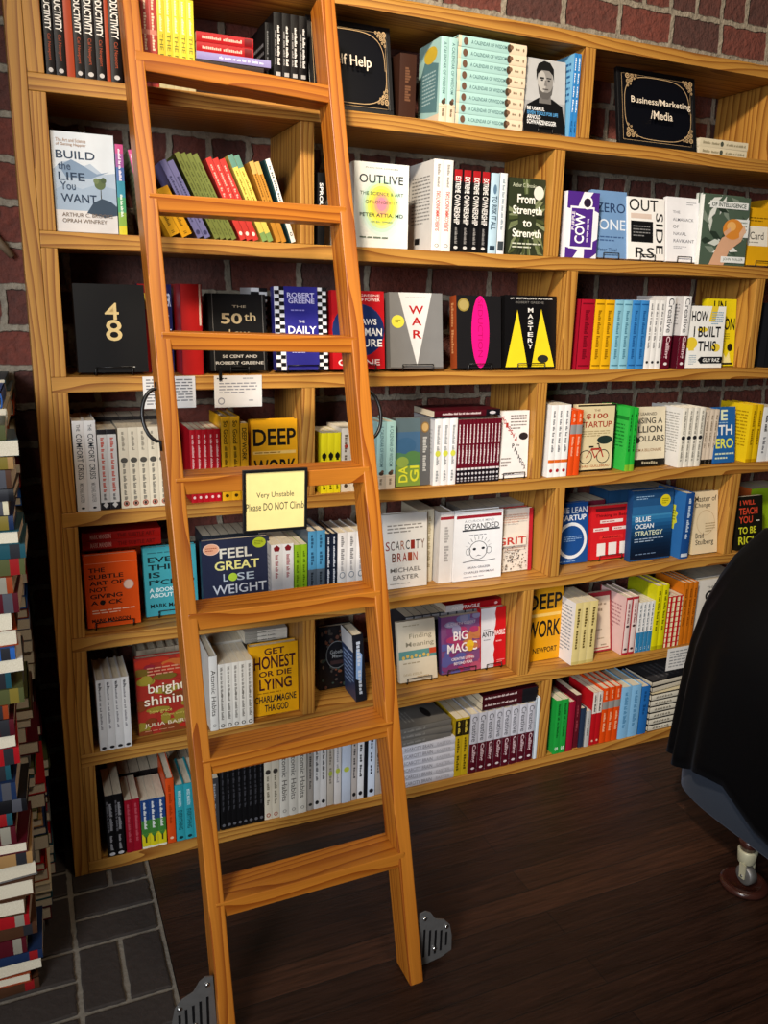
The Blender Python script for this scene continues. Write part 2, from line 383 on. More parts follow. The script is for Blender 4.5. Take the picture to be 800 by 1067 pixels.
# ================================================================ the room
def brick_wall_mat():
    m, nt, b = new_mat('old_red_brick'); L = nt.links.new
    tc = N(nt, 'ShaderNodeTexCoord'); sp = N(nt, 'ShaderNodeSeparateXYZ'); cb = N(nt, 'ShaderNodeCombineXYZ')
    L(tc.outputs['Object'], sp.inputs[0]); L(sp.outputs['X'], cb.inputs['X']); L(sp.outputs['Z'], cb.inputs['Y'])
    n1 = N(nt, 'ShaderNodeTexNoise'); n1.inputs['Scale'].default_value = 22; n1.inputs['Detail'].default_value = 4; L(tc.outputs['Object'], n1.inputs['Vector'])
    sc = N(nt, 'ShaderNodeVectorMath', operation='SCALE'); sc.inputs['Scale'].default_value = .022; L(n1.outputs['Color'], sc.inputs[0])
    ad = N(nt, 'ShaderNodeVectorMath', operation='ADD'); L(cb.outputs[0], ad.inputs[0]); L(sc.outputs[0], ad.inputs[1])
    mp = N(nt, 'ShaderNodeMapping'); mp.inputs['Location'].default_value = (.103, .161, 0); L(ad.outputs[0], mp.inputs[0])
    bt = N(nt, 'ShaderNodeTexBrick'); bt.offset = .5; bt.offset_frequency = 2; bt.squash = .51; bt.squash_frequency = 2
    bt.inputs['Scale'].default_value = 1; bt.inputs['Brick Width'].default_value = .222; bt.inputs['Row Height'].default_value = .107
    bt.inputs['Mortar Size'].default_value = .0115; bt.inputs['Mortar Smooth'].default_value = .35; bt.inputs['Bias'].default_value = -.1
    bt.inputs['Color1'].default_value = (.25, .042, .019, 1); bt.inputs['Color2'].default_value = (.085, .022, .014, 1); bt.inputs['Mortar'].default_value = (.46, .39, .29, 1)
    L(mp.outputs[0], bt.inputs['Vector'])
    n2 = N(nt, 'ShaderNodeTexNoise'); n2.inputs['Scale'].default_value = 60; n2.inputs['Detail'].default_value = 5; L(tc.outputs['Object'], n2.inputs['Vector'])
    mx = N(nt, 'ShaderNodeMix', data_type='RGBA', blend_type='MULTIPLY'); mx.inputs[0].default_value = .75; L(bt.outputs['Color'], mx.inputs[6]); L(n2.outputs['Fac'], mx.inputs[7])
    br = N(nt, 'ShaderNodeBrightContrast'); br.inputs['Bright'].default_value = .02; L(mx.outputs[2], br.inputs[0])
    L(br.outputs[0], b.inputs['Base Color']); b.inputs['Roughness'].default_value = .9
    hs = N(nt, 'ShaderNodeMath', operation='MULTIPLY_ADD'); hs.inputs[1].default_value = .8; L(bt.outputs['Fac'], hs.inputs[0]); L(n2.outputs['Fac'], hs.inputs[2])
    bp = N(nt, 'ShaderNodeBump'); bp.inputs['Strength'].default_value = .9; bp.inputs['Distance'].default_value = .012; L(hs.outputs[0], bp.inputs['Height']); L(bp.outputs[0], b.inputs['Normal'])
    return m
def plank_mat():
    m, nt, b = new_mat('dark_floorboards'); L = nt.links.new
    tc = N(nt, 'ShaderNodeTexCoord')
    bt = N(nt, 'ShaderNodeTexBrick'); bt.offset = .37; bt.inputs['Scale'].default_value = 1; bt.inputs['Brick Width'].default_value = 1.9; bt.inputs['Row Height'].default_value = .089
    bt.inputs['Mortar Size'].default_value = .0014; bt.inputs['Mortar Smooth'].default_value = .2
    bt.inputs['Color1'].default_value = (.045, .018, .0095, 1); bt.inputs['Color2'].default_value = (.022, .0092, .0055, 1); bt.inputs['Mortar'].default_value = (.006, .0035, .0025, 1)
    L(tc.outputs['Object'], bt.inputs['Vector'])
    m2 = N(nt, 'ShaderNodeMapping'); m2.inputs['Scale'].default_value = (2, 38, 1); L(tc.outputs['Object'], m2.inputs[0])
    n2 = N(nt, 'ShaderNodeTexNoise'); n2.inputs['Scale'].default_value = 2.2; n2.inputs['Detail'].default_value = 7; n2.inputs['Roughness'].default_value = .65; L(m2.outputs[0], n2.inputs['Vector'])
    cr = N(nt, 'ShaderNodeValToRGB'); cr.color_ramp.elements[0].position = .3; cr.color_ramp.elements[0].color = (.35, .35, .35, 1); cr.color_ramp.elements[1].position = .75; cr.color_ramp.elements[1].color = (1.7, 1.6, 1.5, 1); L(n2.outputs['Fac'], cr.inputs[0])
    mx = N(nt, 'ShaderNodeMix', data_type='RGBA', blend_type='MULTIPLY'); mx.inputs[0].default_value = 1; L(bt.outputs['Color'], mx.inputs[6]); L(cr.outputs[0], mx.inputs[7])
    m3 = N(nt, 'ShaderNodeMapping'); m3.inputs['Scale'].default_value = (9, 60, 1); L(tc.outputs['Object'], m3.inputs[0])
    n3 = N(nt, 'ShaderNodeTexNoise'); n3.inputs['Scale'].default_value = 3.5; n3.inputs['Detail'].default_value = 6; n3.inputs['Roughness'].default_value = .8; L(m3.outputs[0], n3.inputs['Vector'])
    mr = N(nt, 'ShaderNodeMapRange'); mr.inputs['From Min'].default_value = .66; mr.inputs['From Max'].default_value = .8; L(n3.outputs['Fac'], mr.inputs[0]); mr.inputs['To Max'].default_value = .5
    sx2 = N(nt, 'ShaderNodeMix', data_type='RGBA'); sx2.inputs[7].default_value = (.2, .14, .1, 1); L(mr.outputs[0], sx2.inputs[0]); L(mx.outputs[2], sx2.inputs[6])
    L(sx2.outputs[2], b.inputs['Base Color'])
    rr = N(nt, 'ShaderNodeMapRange'); rr.inputs['To Min'].default_value = .3; rr.inputs['To Max'].default_value = .62; L(n2.outputs['Fac'], rr.inputs[0]); L(rr.outputs[0], b.inputs['Roughness'])
    b.inputs['Specular IOR Level'].default_value = .3
    hs = N(nt, 'ShaderNodeMath', operation='MULTIPLY_ADD'); hs.inputs[1].default_value = -1.2; L(bt.outputs['Fac'], hs.inputs[0]); L(n2.outputs['Fac'], hs.inputs[2])
    bp = N(nt, 'ShaderNodeBump'); bp.inputs['Strength'].default_value = .45; bp.inputs['Distance'].default_value = .004; L(hs.outputs[0], bp.inputs['Height']); L(bp.outputs[0], b.inputs['Normal'])
    return m
WB = brick_wall_mat()
g = MB(); g.box((-2.6, .292, -.02), (4.2, .42, 3.3), WB)
tag(link('wall_back', g.mesh('wall_back')), None, None, None, 'structure')
PAVX = .2045
g = MB(); g.box((PAVX+.002, -4.2, -.06), (4.2, .30, 0), plank_mat())
tag(link('floor_wood', g.mesh('floor_wood')), None, None, None, 'structure')
PAV = simple('dark_paver', (.034, .025, .021, 1), .75, 0, 0, .9, 45); MOR = simple('grey_mortar', (.22, .19, .15, 1), .95, 0, 0, 1, 60)
g = MB(); g.box((-2.6, -4.2, -.06), (PAVX, .30, -.006), MOR)
rr = random.Random(4); M0 = .2145
def paver(x0, y0, x1, y1):
    e = .0075; q = []; n = 9
    for z, k in ((-.012, 0), (-.001, 0), (.0005, .004)):
        pts = []
        for (ax, ay), (bx, by) in (((x0, y0), (x1, y0)), ((x1, y0), (x1, y1)), ((x1, y1), (x0, y1)), ((x0, y1), (x0, y0))):
            for j in range(n):
                f = j/n; X = ax+(bx-ax)*f; Y = ay+(by-ay)*f; w = .004*noise.noise(Vector((X*45, Y*45, 1)))
                cx, cy = (x0+x1)/2, (y0+y1)/2
                X = cx+(X-cx)*(1-(e+k+w)/((x1-x0)/2)); Y = cy+(Y-cy)*(1-(e+k+w)/((y1-y0)/2))
                pts.append((X, Y, z))
        q += pts
    m = 4*n; fs = [(l*m+j, l*m+(j+1) % m, (l+1)*m+(j+1) % m, (l+1)*m+j) for l in range(2) for j in range(m)]
    fs.append(tuple(2*m+j for j in range(m))); g.add(q, fs, PAV)
for i in range(9):
    for j in range(-2, 14):
        x1 = PAVX-.006-i*M0; x0 = x1-M0; y1 = -.071-j*M0; y0 = y1-M0
        if y0 > .29: continue
        y1 = min(y1, .298)
        if (i+j) % 2 == 0: paver(x0, (y0+y1)/2, x1, y1); paver(x0, y0, x1, (y0+y1)/2)
        else: paver(x0, y0, (x0+x1)/2, y1); paver((x0+x1)/2, y0, x1, y1)
tag(link('floor_brick', g.mesh('floor_brick')), None, None, None, 'structure')

# ================================================================ the bookcase
XE = 3.15; DEP = .288; TH = .038
bc = tag(empty('bookcase', (XE/2, .14, 0)), 'tall built-in pine bookcase with seven rows of shelves against the brick wall', 'bookcase')
BO = Vector(bc.location)
def board(name, a, b, ax, bev=.0016):
    """one board; its mesh is centred on itself so that the grain runs along it"""
    c = [(a[i]+b[i])/2 for i in range(3)]; g = MB(); g.box([a[i]-c[i] for i in range(3)], [b[i]-c[i] for i in range(3)], PINE[ax])
    return link(name, g.mesh(name), bc, Vector(c)-BO, None, bev)
board('side_panel', (0, 0, 0), (.0383, DEP, 2.42), 2)
board('side_panel', (XE, 0, 0), (XE+.038, DEP, 2.42), 2)
for k in range(1, 8): board('shelf', (.0388, 0, ZT[k]-TH if k < 7 else 0), (XE-.0005, DEP, ZT[k]), 0)
Z8 = dict(ZT); Z8[0] = 2.402
for k in range(1, 8):
    z0 = ZT[k]+.0004; z1 = Z8[k-1]-TH-.0004
    board('corner_post', (.0388, .001, z0), (.0755, DEP-.002, z1), 2)
    xs = DIVS[k]
    for x in xs: board('divider', (x, .001, z0), (x+.038, DEP-.002, z1), 2)
# top board with a rough waney front edge
g = MB(); n = 160; q = []; x0, x1 = -XE/2+.039, XE/2-.0005
for i in range(n+1):
    x = x0+(x1-x0)*i/n; w1 = noise.noise(Vector((x*5, .3, 0)))*.5+noise.noise(Vector((x*19, 2, 0)))*.35
    c1 = .009+.009*max(-1, w1); c2 = .008+.012*max(0, w1+.2)
    q += [(x, -.14, -.019), (x, -.14, .019-c2), (x, -.14+c1, .019), (x, DEP-.14, .019), (x, DEP-.14, -.019)]
fs = [(5*i+j, 5*i+5+j, 5*i+5+(j+1) % 5, 5*i+(j+1) % 5) for i in range(n) for j in range(5)]+[(0, 1, 2, 3, 4), tuple(5*n+j for j in (4, 3, 2, 1, 0))]
g.add(q, fs, PINE[0]); link('top_board', g.mesh('top_board'), bc, Vector((XE/2, .14, 2.383))-BO)

# ================================================================ the ladder
XL, XR, Y0, SL, HD, TT = .267, .7707, -.716, .267, .0824, .0365
TX = -.012; th = math.atan(SL)
ld = tag(empty('library_ladder', ((XL+XR)/2, Y0+.04, 0)), 'orange varnished pine library ladder with seven rungs leaning on the bookcase', 'ladder')
LO = Vector(ld.location)
hp = HD*math.cos(th); ln_ = 2.352/math.cos(th)
for x in (XL, XR-TT):
    g = MB(); a, b = 0, TT
    g.add([(a, 0, 0), (b, 0, 0), (b, hp, hp*math.tan(th)), (a, hp, hp*math.tan(th)), (a, 0, ln_), (b, 0, ln_), (b, hp, ln_), (a, hp, ln_)],
          [(0, 3, 2, 1), (4, 5, 6, 7), (0, 1, 5, 4), (1, 2, 6, 5), (2, 3, 7, 6), (3, 0, 4, 7)], LAD[2])
    link('rail', g.mesh('rail'), ld, Vector((x, Y0, .0005))-LO, (-th, TX, 0), .0025)
for k in range(7):
    z = (.3192, .6335, .9483, 1.243, 1.5538, 1.8545, 2.1466)[k]; dx = TX*z; w = XR-XL-.037
    g = MB(); g.box((-w/2, 0, -.039), (w/2, .092, 0), LAD[0])
    link('rung', g.mesh('rung'), ld, Vector(((XL+XR)/2+dx-.002, Y0+SL*z-.003, z))-LO, (0, {6: .045, 4: .02, 1: -.012, 0: -.012}.get(k, 0), 0), .0022)
for x, sg, zc in ((XL, -1, 1.375), (XR, 1, 1.36)):
    g = MB(); yy = Y0+SL*zc+.035; bx = x+TX*zc; pts = []
    for j in range(13):
        a = -PI/2+PI*j/12; pts.append((bx+sg*(.001+.036*math.cos(a)), yy+SL*.058*math.sin(a), zc+.058*math.sin(a)))
    pts = [(pts[0][0]+sg*.0005, pts[0][1]-.004, zc-.078)]+pts+[(pts[-1][0]+sg*.0005, pts[-1][1]+.004, zc+.072)]
    g.tube([Vector(q)-LO for q in pts], [.003]+[.0045]*13+[.003], WIRE, 8)
    link('grab_handle', g.mesh('grab_handle'), ld)['label'] = 'black curved iron handle on the side of a rail'
for x, sg in ((XL, -1), (XR, 1)):
    yy = Y0+.045; out = [(0, .004), (.006, .162), (.022, .166), (.036, .157), (.05, .134), (.075, .124), (.092, .104), (.099, .07), (.1, .025), (.07, .012), (.03, .006)]
    g = MB(); m_ = len(out); q = [(x+sg*a, yy+d, z) for d in (0, .0035) for a, z in out]
    fs = [tuple(range(m_)), tuple(range(2*m_-1, m_-1, -1))]+[(i, m_+i, m_+(i+1) % m_, (i+1) % m_) for i in range(m_)]
    if sg > 0: fs = [f[::-1] for f in fs]
    g.add([Vector(v)-LO for v in q], fs, STEEL)
    for j, (u, z0, z1) in enumerate(((.02, .03, .112), (.036, .028, .105), (.052, .03, .1), (.068, .034, .095), (.083, .045, .085))):
        a = x+sg*u-.0028; g.box(Vector((a, yy-.0006, z0))-LO, Vector((a+.0056, yy+.001, z1))-LO, WIRE)
    pl = link('caster_plate', g.mesh('caster_plate'), ld); pl['label'] = 'slotted dark steel caster plate beside the foot of a rail'
    for u, z in ((.019, .145), (.082, .102), (.05, .046)):
        g = MB(); c = Vector((x+sg*u, yy, z))-LO
        g.tube([c+Vector((0, -.0045, 0)), c+Vector((0, -.003, 0)), c+Vector((0, .0002, 0))], [.0032, .0055, .0058], BOLT, 10)
        link('bolt', g.mesh('bolt'), pl)
    g = MB(); c = Vector((x+sg*.053, yy+.02, .0395))-LO
    g.tube([c+Vector((0, -.013, 0)), c+Vector((0, -.011, 0)), c+Vector((0, .011, 0)), c+Vector((0, .013, 0))], [.034, .039, .039, .034], WIRE, 24)
    link('caster_wheel', g.mesh('caster_wheel'), ld)

# ================================================================ signs and cards
def flat_sign(name, w, h, loc, rot, label, els, panel, fr=.012, th_=.014, frame=BLACKP, art='ornament'):
    e = tag(empty(name, loc, rot), label, 'sign'); a = MB()
    for x0, x1, z0, z1 in ((-w/2, w/2, 0, fr), (-w/2, w/2, h-fr, h), (-w/2, -w/2+fr, fr, h-fr), (w/2-fr, w/2, fr, h-fr)): a.box((x0, 0, z0), (x1, th_, z1), frame)
    link('frame', a.mesh('frame'), e, None, None, .001)
    b = MB(); b.box((-w/2+fr*.9, .003, fr*.9), (w/2-fr*.9, th_-.001, h-fr*.9), ink(panel, .3)); link('panel', b.mesh('panel'), e)
    t_, a_ = [], []; draw(t_, a_, els, lambda u, v, L, k=0: ((u-.5)*w, .003-EPS*2*L, v*h))
    for m in clusters(a_): link(art, m.mesh(art), e)
    for m in clusters(t_): link('lettering', m.mesh('lettering'), e)
    return e
GO = 'b89a72'
def deco(asp):
    E = []
    for u0, u1, v0, v1 in ((.06, .94, .065, .07), (.06, .94, .93, .935)): E.append(r(u0, v0, u1, v1, GO))
    for u0, u1 in ((.06, .064), (.936, .94)): E.append(r(u0, .065, u1, .935, GO))
    n = 40; f = lambda a, ru, rv: (.5+ru*math.copysign(abs(math.cos(a))**.62, math.cos(a)), .5+rv*math.copysign(abs(math.sin(a))**.62, math.sin(a)))
    for j in range(n):
        a, b = 2*PI*j/n, 2*PI*(j+1)/n
        E.append(p([f(a, .425, .42), f(b, .425, .42), f(b, .418, .411), f(a, .418, .411)], GO))
    for su_ in (-1, 1):
        for sv in (-1, 1):
            for k, (du, dv, q) in enumerate(((.035, .045, .026), (.09, .04, .02), (.035, .115, .02), (.075, .095, .02), (.135, .035, .014), (.03, .175, .014), (.115, .075, .012), (.065, .15, .012))):
                E.append(ring(.5+su_*(.43-du), .5+sv*(.425-dv), q, q*asp, .42, GO)); E.append(o(.5+su_*(.43-du), .5+sv*(.425-dv), q*.3, q*.3*asp, GO))
    return E
y = .02; xl, xr = sx(645, y, ZT[1]), sx(725.6, y, ZT[1]); w = xr-xl; h = sh(xr, y, ZT[1], 83.4, .2)
flat_sign('framed_sign', w, h, ((xl+xr)/2, y, ZT[1]+.0036), (-.2, 0, 0), 'black framed sign with two lines of pale lettering beside two cream books lying flat',
          deco(w/h)+[t('Business/Marketing', .12, .5, .88, .61, 'f2e2cc'), t('/Media', .36, .34, .64, .45, 'f2e2cc')], '0b0c12')
xr = sx(410.5, y, ZT[1]); xl = sx(324, y, ZT[1])
flat_sign('framed_sign', xr-xl, h, ((xl+xr)/2, y, ZT[1]+.0036), (-.2, 0, 0), 'black framed sign with one line of pale lettering partly behind the ladder rail',
          deco(w/h)+[t('Self Help', .23, .44, .72, .6, 'f2e2cc')], '0b0c12')
ys = Y0+SL*1.2536-.017; xl, xr = sx(253, ys, 1.15), sx(320, ys, 1.15); sw = xr-xl
zt_ = CAM.z; zb_ = None
hh = sh(xl, ys, 1.05, 491)+1.05; lo = sh(xl, ys, 1.05, 557)+1.05
flat_sign('warning_sign', sw, hh-lo, ((xl+xr)/2, ys, lo), (0, .01, 0), 'cream notice in a black frame hanging on the fourth ladder rung from the floor',
          [t('Very Unstable', .21, .53, .79, .64, '55533f'), t('Please DO NOT Climb', .05, .35, .95, .47, '55533f')], 'ecd78e', .007, .008)
CARDT = {0: [ln(.06, .1, .94, .94, 9, '6b6b70')],
         1: [ln(.06, .86, .4, .95, 1, '3c3c42'), ln(.6, .86, .95, .95, 1, '9a9aa0'), ln(.1, .42, .9, .8, 4, '8c8c92'), ln(.72, .16, .88, .26, 1, '8c8c92'), ring(.14, .2, .07, .11, .3, '8c8c92')],
         2: [ln(.08, .1, .92, .9, 6, '8a8a8c')]}
def shelf_card(x0, x1, z0, z1, k, label, clip):
    e = tag(empty('shelf_card', ((x0+x1)/2, -.003, z0)), label, 'card', 'paper cards on shelf edges'); w = x1-x0; h = z1-z0
    g = MB(); g.box((-w/2, 0, 0), (w/2, .0006, h), ink('d9d6d2', .7)); link('paper', g.mesh('paper'), e)
    t_, a_ = [], []; draw(t_, a_, CARDT[k], lambda u, v, L, k=0: ((u-.5)*w, -EPS*L, v*h))
    for m in clusters(a_): link('print', m.mesh('print'), e)
    if clip is not None:
        g = MB(); g.box((clip-.004, -.004, h-.012), (clip+.004, .0018, h+.022), WIRE); link('clip', g.mesh('clip'), e)
shelf_card(sx(149, 0, 1.39), sx(203.5, 0, 1.39), 1.349, 1.4322, 0, 'white paper card on a shelf edge, partly behind the ladder rail', None)
shelf_card(sx(223, 0, 1.39), sx(272.5, 0, 1.39), 1.347, 1.4322, 1, 'white paper card clipped to the third shelf edge under the black book', -.048)
shelf_card(sx(694, 0, .34), sx(726, 0, .34), .293, .384, 2, 'white paper card on the sixth shelf edge beside the black velvet', None)
st_ = MB(); st_.tube([(-.68, .265, 2.62), (-.34, .268, 2.14), (-.05, .272, 1.755), (-.025, .274, 1.725)], [.011, .011, .011, .008], simple('pale_stick', (.22, .15, .09, 1), .6), 10)
tag(link('wooden_rail', st_.mesh('wooden_rail')), 'thin pale wooden rail slanting across the dark brick wall beside the bookcase', 'rail')  # a plain stick, not a handrail; whatever holds it is unseen

# ================================================================ draped armchair and its caster cup
ch = tag(empty('armchair', (2.12, -.80, 0)), 'blue-grey upholstered armchair on casters under a black velvet throw', 'armchair'); CO = Vector(ch.location)
def superring(cx, cy, a, b, z, n=72, e=.38, fn=None):
    out_ = []
    for j in range(n):
        q = 2*PI*j/n; c, s_ = math.cos(q), math.sin(q)
        x = a*math.copysign(abs(c)**e, c); yv = b*math.copysign(abs(s_)**e, s_)
        d = fn(q, z) if fn else 0; k = 1+d
        out_.append((cx+x*k, cy+yv*k, z))
    return out_
def loft(g, rings, m, capb=True):
    n = len(rings[0]); q = [v for R in rings for v in R]
    fs = [(i*n+j, i*n+(j+1) % n, (i+1)*n+(j+1) % n, (i+1)*n+j) for i in range(len(rings)-1) for j in range(n)]
    fs.append(tuple((len(rings)-1)*n+j for j in range(n)))
    if capb: fs.append(tuple(range(n))[::-1])
    g.add(q, fs, m, True)
g = MB(); R = []
for z, k in ((.145, -.03), (.15, -.012), (.165, 0), (.3, .004), (.42, .004), (.44, -.01), (.445, -.04)): R.append([Vector(v)-CO for v in superring(2.12, -.80, .352+k, .385+k, z, 72, .34)])
loft(g, R, UPHOL); link('seat_base', g.mesh('seat_base'), ch)
g = MB(); R = []
for z, a, b in ((.446, .30, .085), (.7, .295, .08), (.78, .262, .07), (.86, .19, .06), (.91, .10, .05), (.925, .04, .03)): R.append([Vector(v)-CO for v in superring(2.12, -.515, a, b, z, 48, .5)])
loft(g, R, UPHOL); link('backrest', g.mesh('backrest'), ch)
for sg in (-1, 1):
    g = MB(); R = []
    for z, k in ((.446, -.004), (.46, 0), (.64, 0), (.68, -.012), (.69, -.03)): R.append([Vector(v)-CO for v in superring(2.12+sg*.275, -.85, .06+k, .24+k, z, 40, .5)])
    loft(g, R, UPHOL); link('armrest', g.mesh('armrest'), ch)
g = MB(); R = [[Vector(v)-CO for v in superring(2.12, -.86, .2+k, .24+k, z, 40, .4)] for z, k in ((.447, 0), (.5, .008), (.53, -.02))]
loft(g, R, UPHOL); link('seat_cushion', g.mesh('seat_cushion'), ch)
LEGS = ((1.80, -.745), (1.80, -1.1), (2.395, -.56), (2.395, -1.1))
def caster_leg(lx, ly):
    g = MB(); c = Vector((lx, ly, 0))-CO
    g.lathe([(.021, .118), (.025, .135), (.03, .155)], c, CUPW, 16); lg = link('leg', g.mesh('leg'), ch)
    g = MB(); g.lathe([(.022, .078), (.0245, .081), (.028, .117), (.0265, .1195)], c, BRASS, 20); link('ferrule', g.mesh('ferrule'), lg)
    g = MB(); w = c+Vector((-.006, -.012, .045))
    for sg in (-1, 1):
        A = [w+Vector((sg*.0175-.002, a, b)) for a, b in ((-.009, -.008), (.009, -.008), (.013, .038), (-.009, .038))]; B = [v+Vector((.004, 0, 0)) for v in A]
        g.add(A+B, [(0, 1, 2, 3), (7, 6, 5, 4), (0, 4, 5, 1), (1, 5, 6, 2), (2, 6, 7, 3), (3, 7, 4, 0)], BRASS)
    g.tube([w+Vector((q, 0, 0)) for q in (-.021, .021)], .004, STEEL, 10)
    link('caster_fork', g.mesh('caster_fork'), lg)
    g = MB(); g.tube([w+Vector((q, 0, 0)) for q in (-.014, -.012, .012, .014)], [.024, .0285, .0285, .024], STEEL, 22); link('caster_wheel', g.mesh('caster_wheel'), lg)
for lx, ly in LEGS: caster_leg(lx, ly)
for i, (lx, ly) in enumerate(LEGS[:1]):
    g = MB(); g.lathe([(.058, 0), (.066, .004), (.068, .011), (.064, .018), (.056, .021), (.047, .02), (.043, .0158), (.0, .0155)], (0, 0, 0), CUPW, 40)
    tag(link('caster_cup', g.mesh('caster_cup'), None, (lx-.004, ly-.006, .0003)), 'round brown wooden cup under the caster of the draped armchair', 'caster cup')
# the velvet: one draped sheet over the back, arms and seat
g = MB(); n = 200; R = []
def sstep(x): x = min(1, max(0, x)); return x*x*(3-2*x)
def crest(Y): return .735+.23*sstep((Y+.02)/.16)
def wide(z):
    pts = ((0, 1), (.45, .985), (.6, .965), (.68, .94), (.78, .845), (.86, .66), (.907, .52), (.951, .25), (.97, .12))
    for (a, fa), (b, fb) in zip(pts, pts[1:]):
        if z <= b: return fa+(fb-fa)*(z-a)/(b-a)
    return .1
def hem(Y, q):
    pts = ((-.5, .2), (-.05, .205), (.04, .245), (.09, .30), (.17, .29), (.30, .26), (.5, .24))
    for (a, fa), (b, fb) in zip(pts, pts[1:]):
        if Y <= b: return fa+(fb-fa)*(Y-a)/(b-a)+.008*math.sin(q*11)
    return .24
for i, f in enumerate((0, .06, .14, .25, .4, .55, .7, .82, .9, .95, .98, 1, 1.1, 1.3, 1.6, 1.85, 1.97)):
    ring_ = []
    for j in range(n):
        q = 2*PI*j/n; c, s_ = math.cos(q), math.sin(q); e = .36
        X = .368*math.copysign(abs(c)**e, c); Y = .408*math.copysign(abs(s_)**e, s_); z0 = hem(Y, q)
        if f <= 1:
            z = z0+(crest(Y)-z0)*f
        else:
            k = f-1; X *= 1-k; Y = Y*(1-k)+.29*k; z = crest(Y)+.004*min(1, k*6)
        g_ = wide(z) if Y > -.05 else wide(min(z, .735))
        X *= g_ if f <= 1 else min(1, g_/max(.08, 1-(f-1)) if Y > .05 else g_)
        if f < 1:
            am = .026*(1-f)**1.3; d = math.hypot(X, Y) or 1
            fo = .008*(1-f)+am*(.5+.5*math.sin(q*19+.6+.5*math.sin(q*5)))**1.5
            X += X/d*fo; Y += Y/d*fo
        ring_.append((2.12+X, -.80+Y, z))
    R.append(ring_)
loft(g, R, VELVET, False)
vt_ = link('velvet_throw', g.mesh('velvet_throw')); tag(vt_, 'black velvet throw draped over the armchair beside the shelves', 'throw')
sd = vt_.modifiers.new('thickness', 'SOLIDIFY'); sd.thickness = .003; sd.offset = 1

# ================================================================ light
def lamp(kind, name, loc, target, power, color, **k):
    d = bpy.data.lights.new(name, kind); d.energy = power; d.color = color
    for a, b in k.items(): setattr(d, a, b)
    ob = bpy.data.objects.new(name, d); COL.objects.link(ob); ob.location = loc
    ob.rotation_euler = (Vector(target)-Vector(loc)).to_track_quat('-Z', 'Y').to_euler()
    return ob
lamp('SPOT', 'track_spot', (-.35, -1.95, 3.35), (1.75, 0, 1.9), 560, (1, .86, .68), spot_size=1.25, spot_blend=.75, shadow_soft_size=.12)
lamp('SPOT', 'track_spot', (1.0, -2.2, 3.4), (.95, 0, 1.15), 125, (1, .85, .66), spot_size=1.15, spot_blend=.9, shadow_soft_size=.3)
lamp('AREA', 'window_daylight', (-1.6, -3.1, 2.0), (1.1, 0, .7), 27, (.92, .96, 1), shape='RECTANGLE', size=1.1, size_y=1.5, spread=1.15)
wd = bpy.data.worlds.new('room'); bpy.context.scene.world = wd; wd.use_nodes = True
wd.node_tree.nodes['Background'].inputs[0].default_value = (.55, .6, .7, 1); wd.node_tree.nodes['Background'].inputs[1].default_value = .028
vs = bpy.context.scene.view_settings; vs.view_transform = 'Standard'; vs.look = 'None'; vs.exposure = -.17; vs.gamma = 1; vs.use_curve_mapping = False

# ================================================================ books
W_, K_, RED = 'efece6', '0b0a0b', 'b3141c'
# lettering of lying books is set along the spine: convert (u along length, v across) into spine coordinates
def lie(E):
    out_ = []
    for e in E:
        if e[0] == 't': _, x, u0, v0, u1, v1, c, b = e; out_.append(('s', x, 1-u1, 1-u0, c, v1-v0, (v0+v1)/2, b))
        elif e[0] == 'p': out_.append(('p', [(b, 1-a) for a, b in e[1]], e[2]))
        elif e[0] == 'ring': _, u, v, ru, rv, w, c = e; out_.append(('ring', v, 1-u, rv, ru, w, c))
        elif e[0] == 'l': pass
        elif e[0] == 'tl': _, n, u0, v0, u1, v1, c = e; out_.append(('sl', n, 1-u1, 1-u0, c, v1-v0, (v0+v1)/2))
    return out_
def lstack(*a, **k):
    a = list(a); a[7] = lie(a[7]); return stack(*a, **k)
# ---------------------------------------------------------------- top shelf
pr = dict(cover='120c0c', spine=[s('PRODUCTIVITY', .42, .88, 'f4efe6', .66, .5, 1), s('Cal Newport', .14, .39, 'a84a2c', .42), o(.5, .05, .25, .022, 'c9c4c0')])
D_ = 'black hardcover spine with large white capitals'
for a, b in ((48.3, 57.8), (58.6, 69.6)): pass
LBL = ['black hardcover with white capitals against the corner post, top shelf', 'black hardcover with white capitals second from the corner post, top shelf',
       'black hardcover with white capitals just after the first orange book, top shelf', 'black hardcover with white capitals midway between two orange books, top shelf',
       'black hardcover with white capitals just before the second orange book, top shelf', 'black hardcover with white capitals nearest the ladder rail, top shelf']
for lb, (a, b) in zip(LBL, ((48.6, 58.2), (59, 69.8), (79.2, 88.8), (89.3, 101), (101.4, 111.6), (116.4, 128.2))):
    run(1, a, b, 1, 0, pr['cover'], pr['spine'], '', '', D=.16, y=.012, hard=True, H=.222, label=lb, group='black hardcovers with white capitals')
for a, b, lb in ((70.2, 78.8, 'orange-red book between the second and third black spines, top shelf'), (111.9, 116.1, 'thin orange book beside the black spine nearest the ladder rail')):
    run(1, a, b, 1, 0, 'a8401f', [], '', '', D=.15, y=.016, H=.224, label=lb)
run(1, 150, 166, 2, 0, 'b5443f', [sl((5,6,), .2, .95, 'f0d9c0', .5, .5, 1), r(0, .55, 1, .6, 'd98a7a'), r(0, .04, 1, .09, '7d2838')], 'worn red and pink paperback spine', 'the ladder rail', D=.14, y=.014, H=.208)
run(1, 166.4, 204, 5, 0, 'd9c63a', [s('THE FOUR', .12, .6, '6a6a2a', .5), sl((10,), .62, .97, 'efe9b8', .55, .5, 1), r(0, 0, 1, .07, 'b9b08c')], 'yellow paperback spine with pale lettering', 'the two red spines', D=.13, y=.012, H=.2, group='yellow paperbacks on the top shelf')
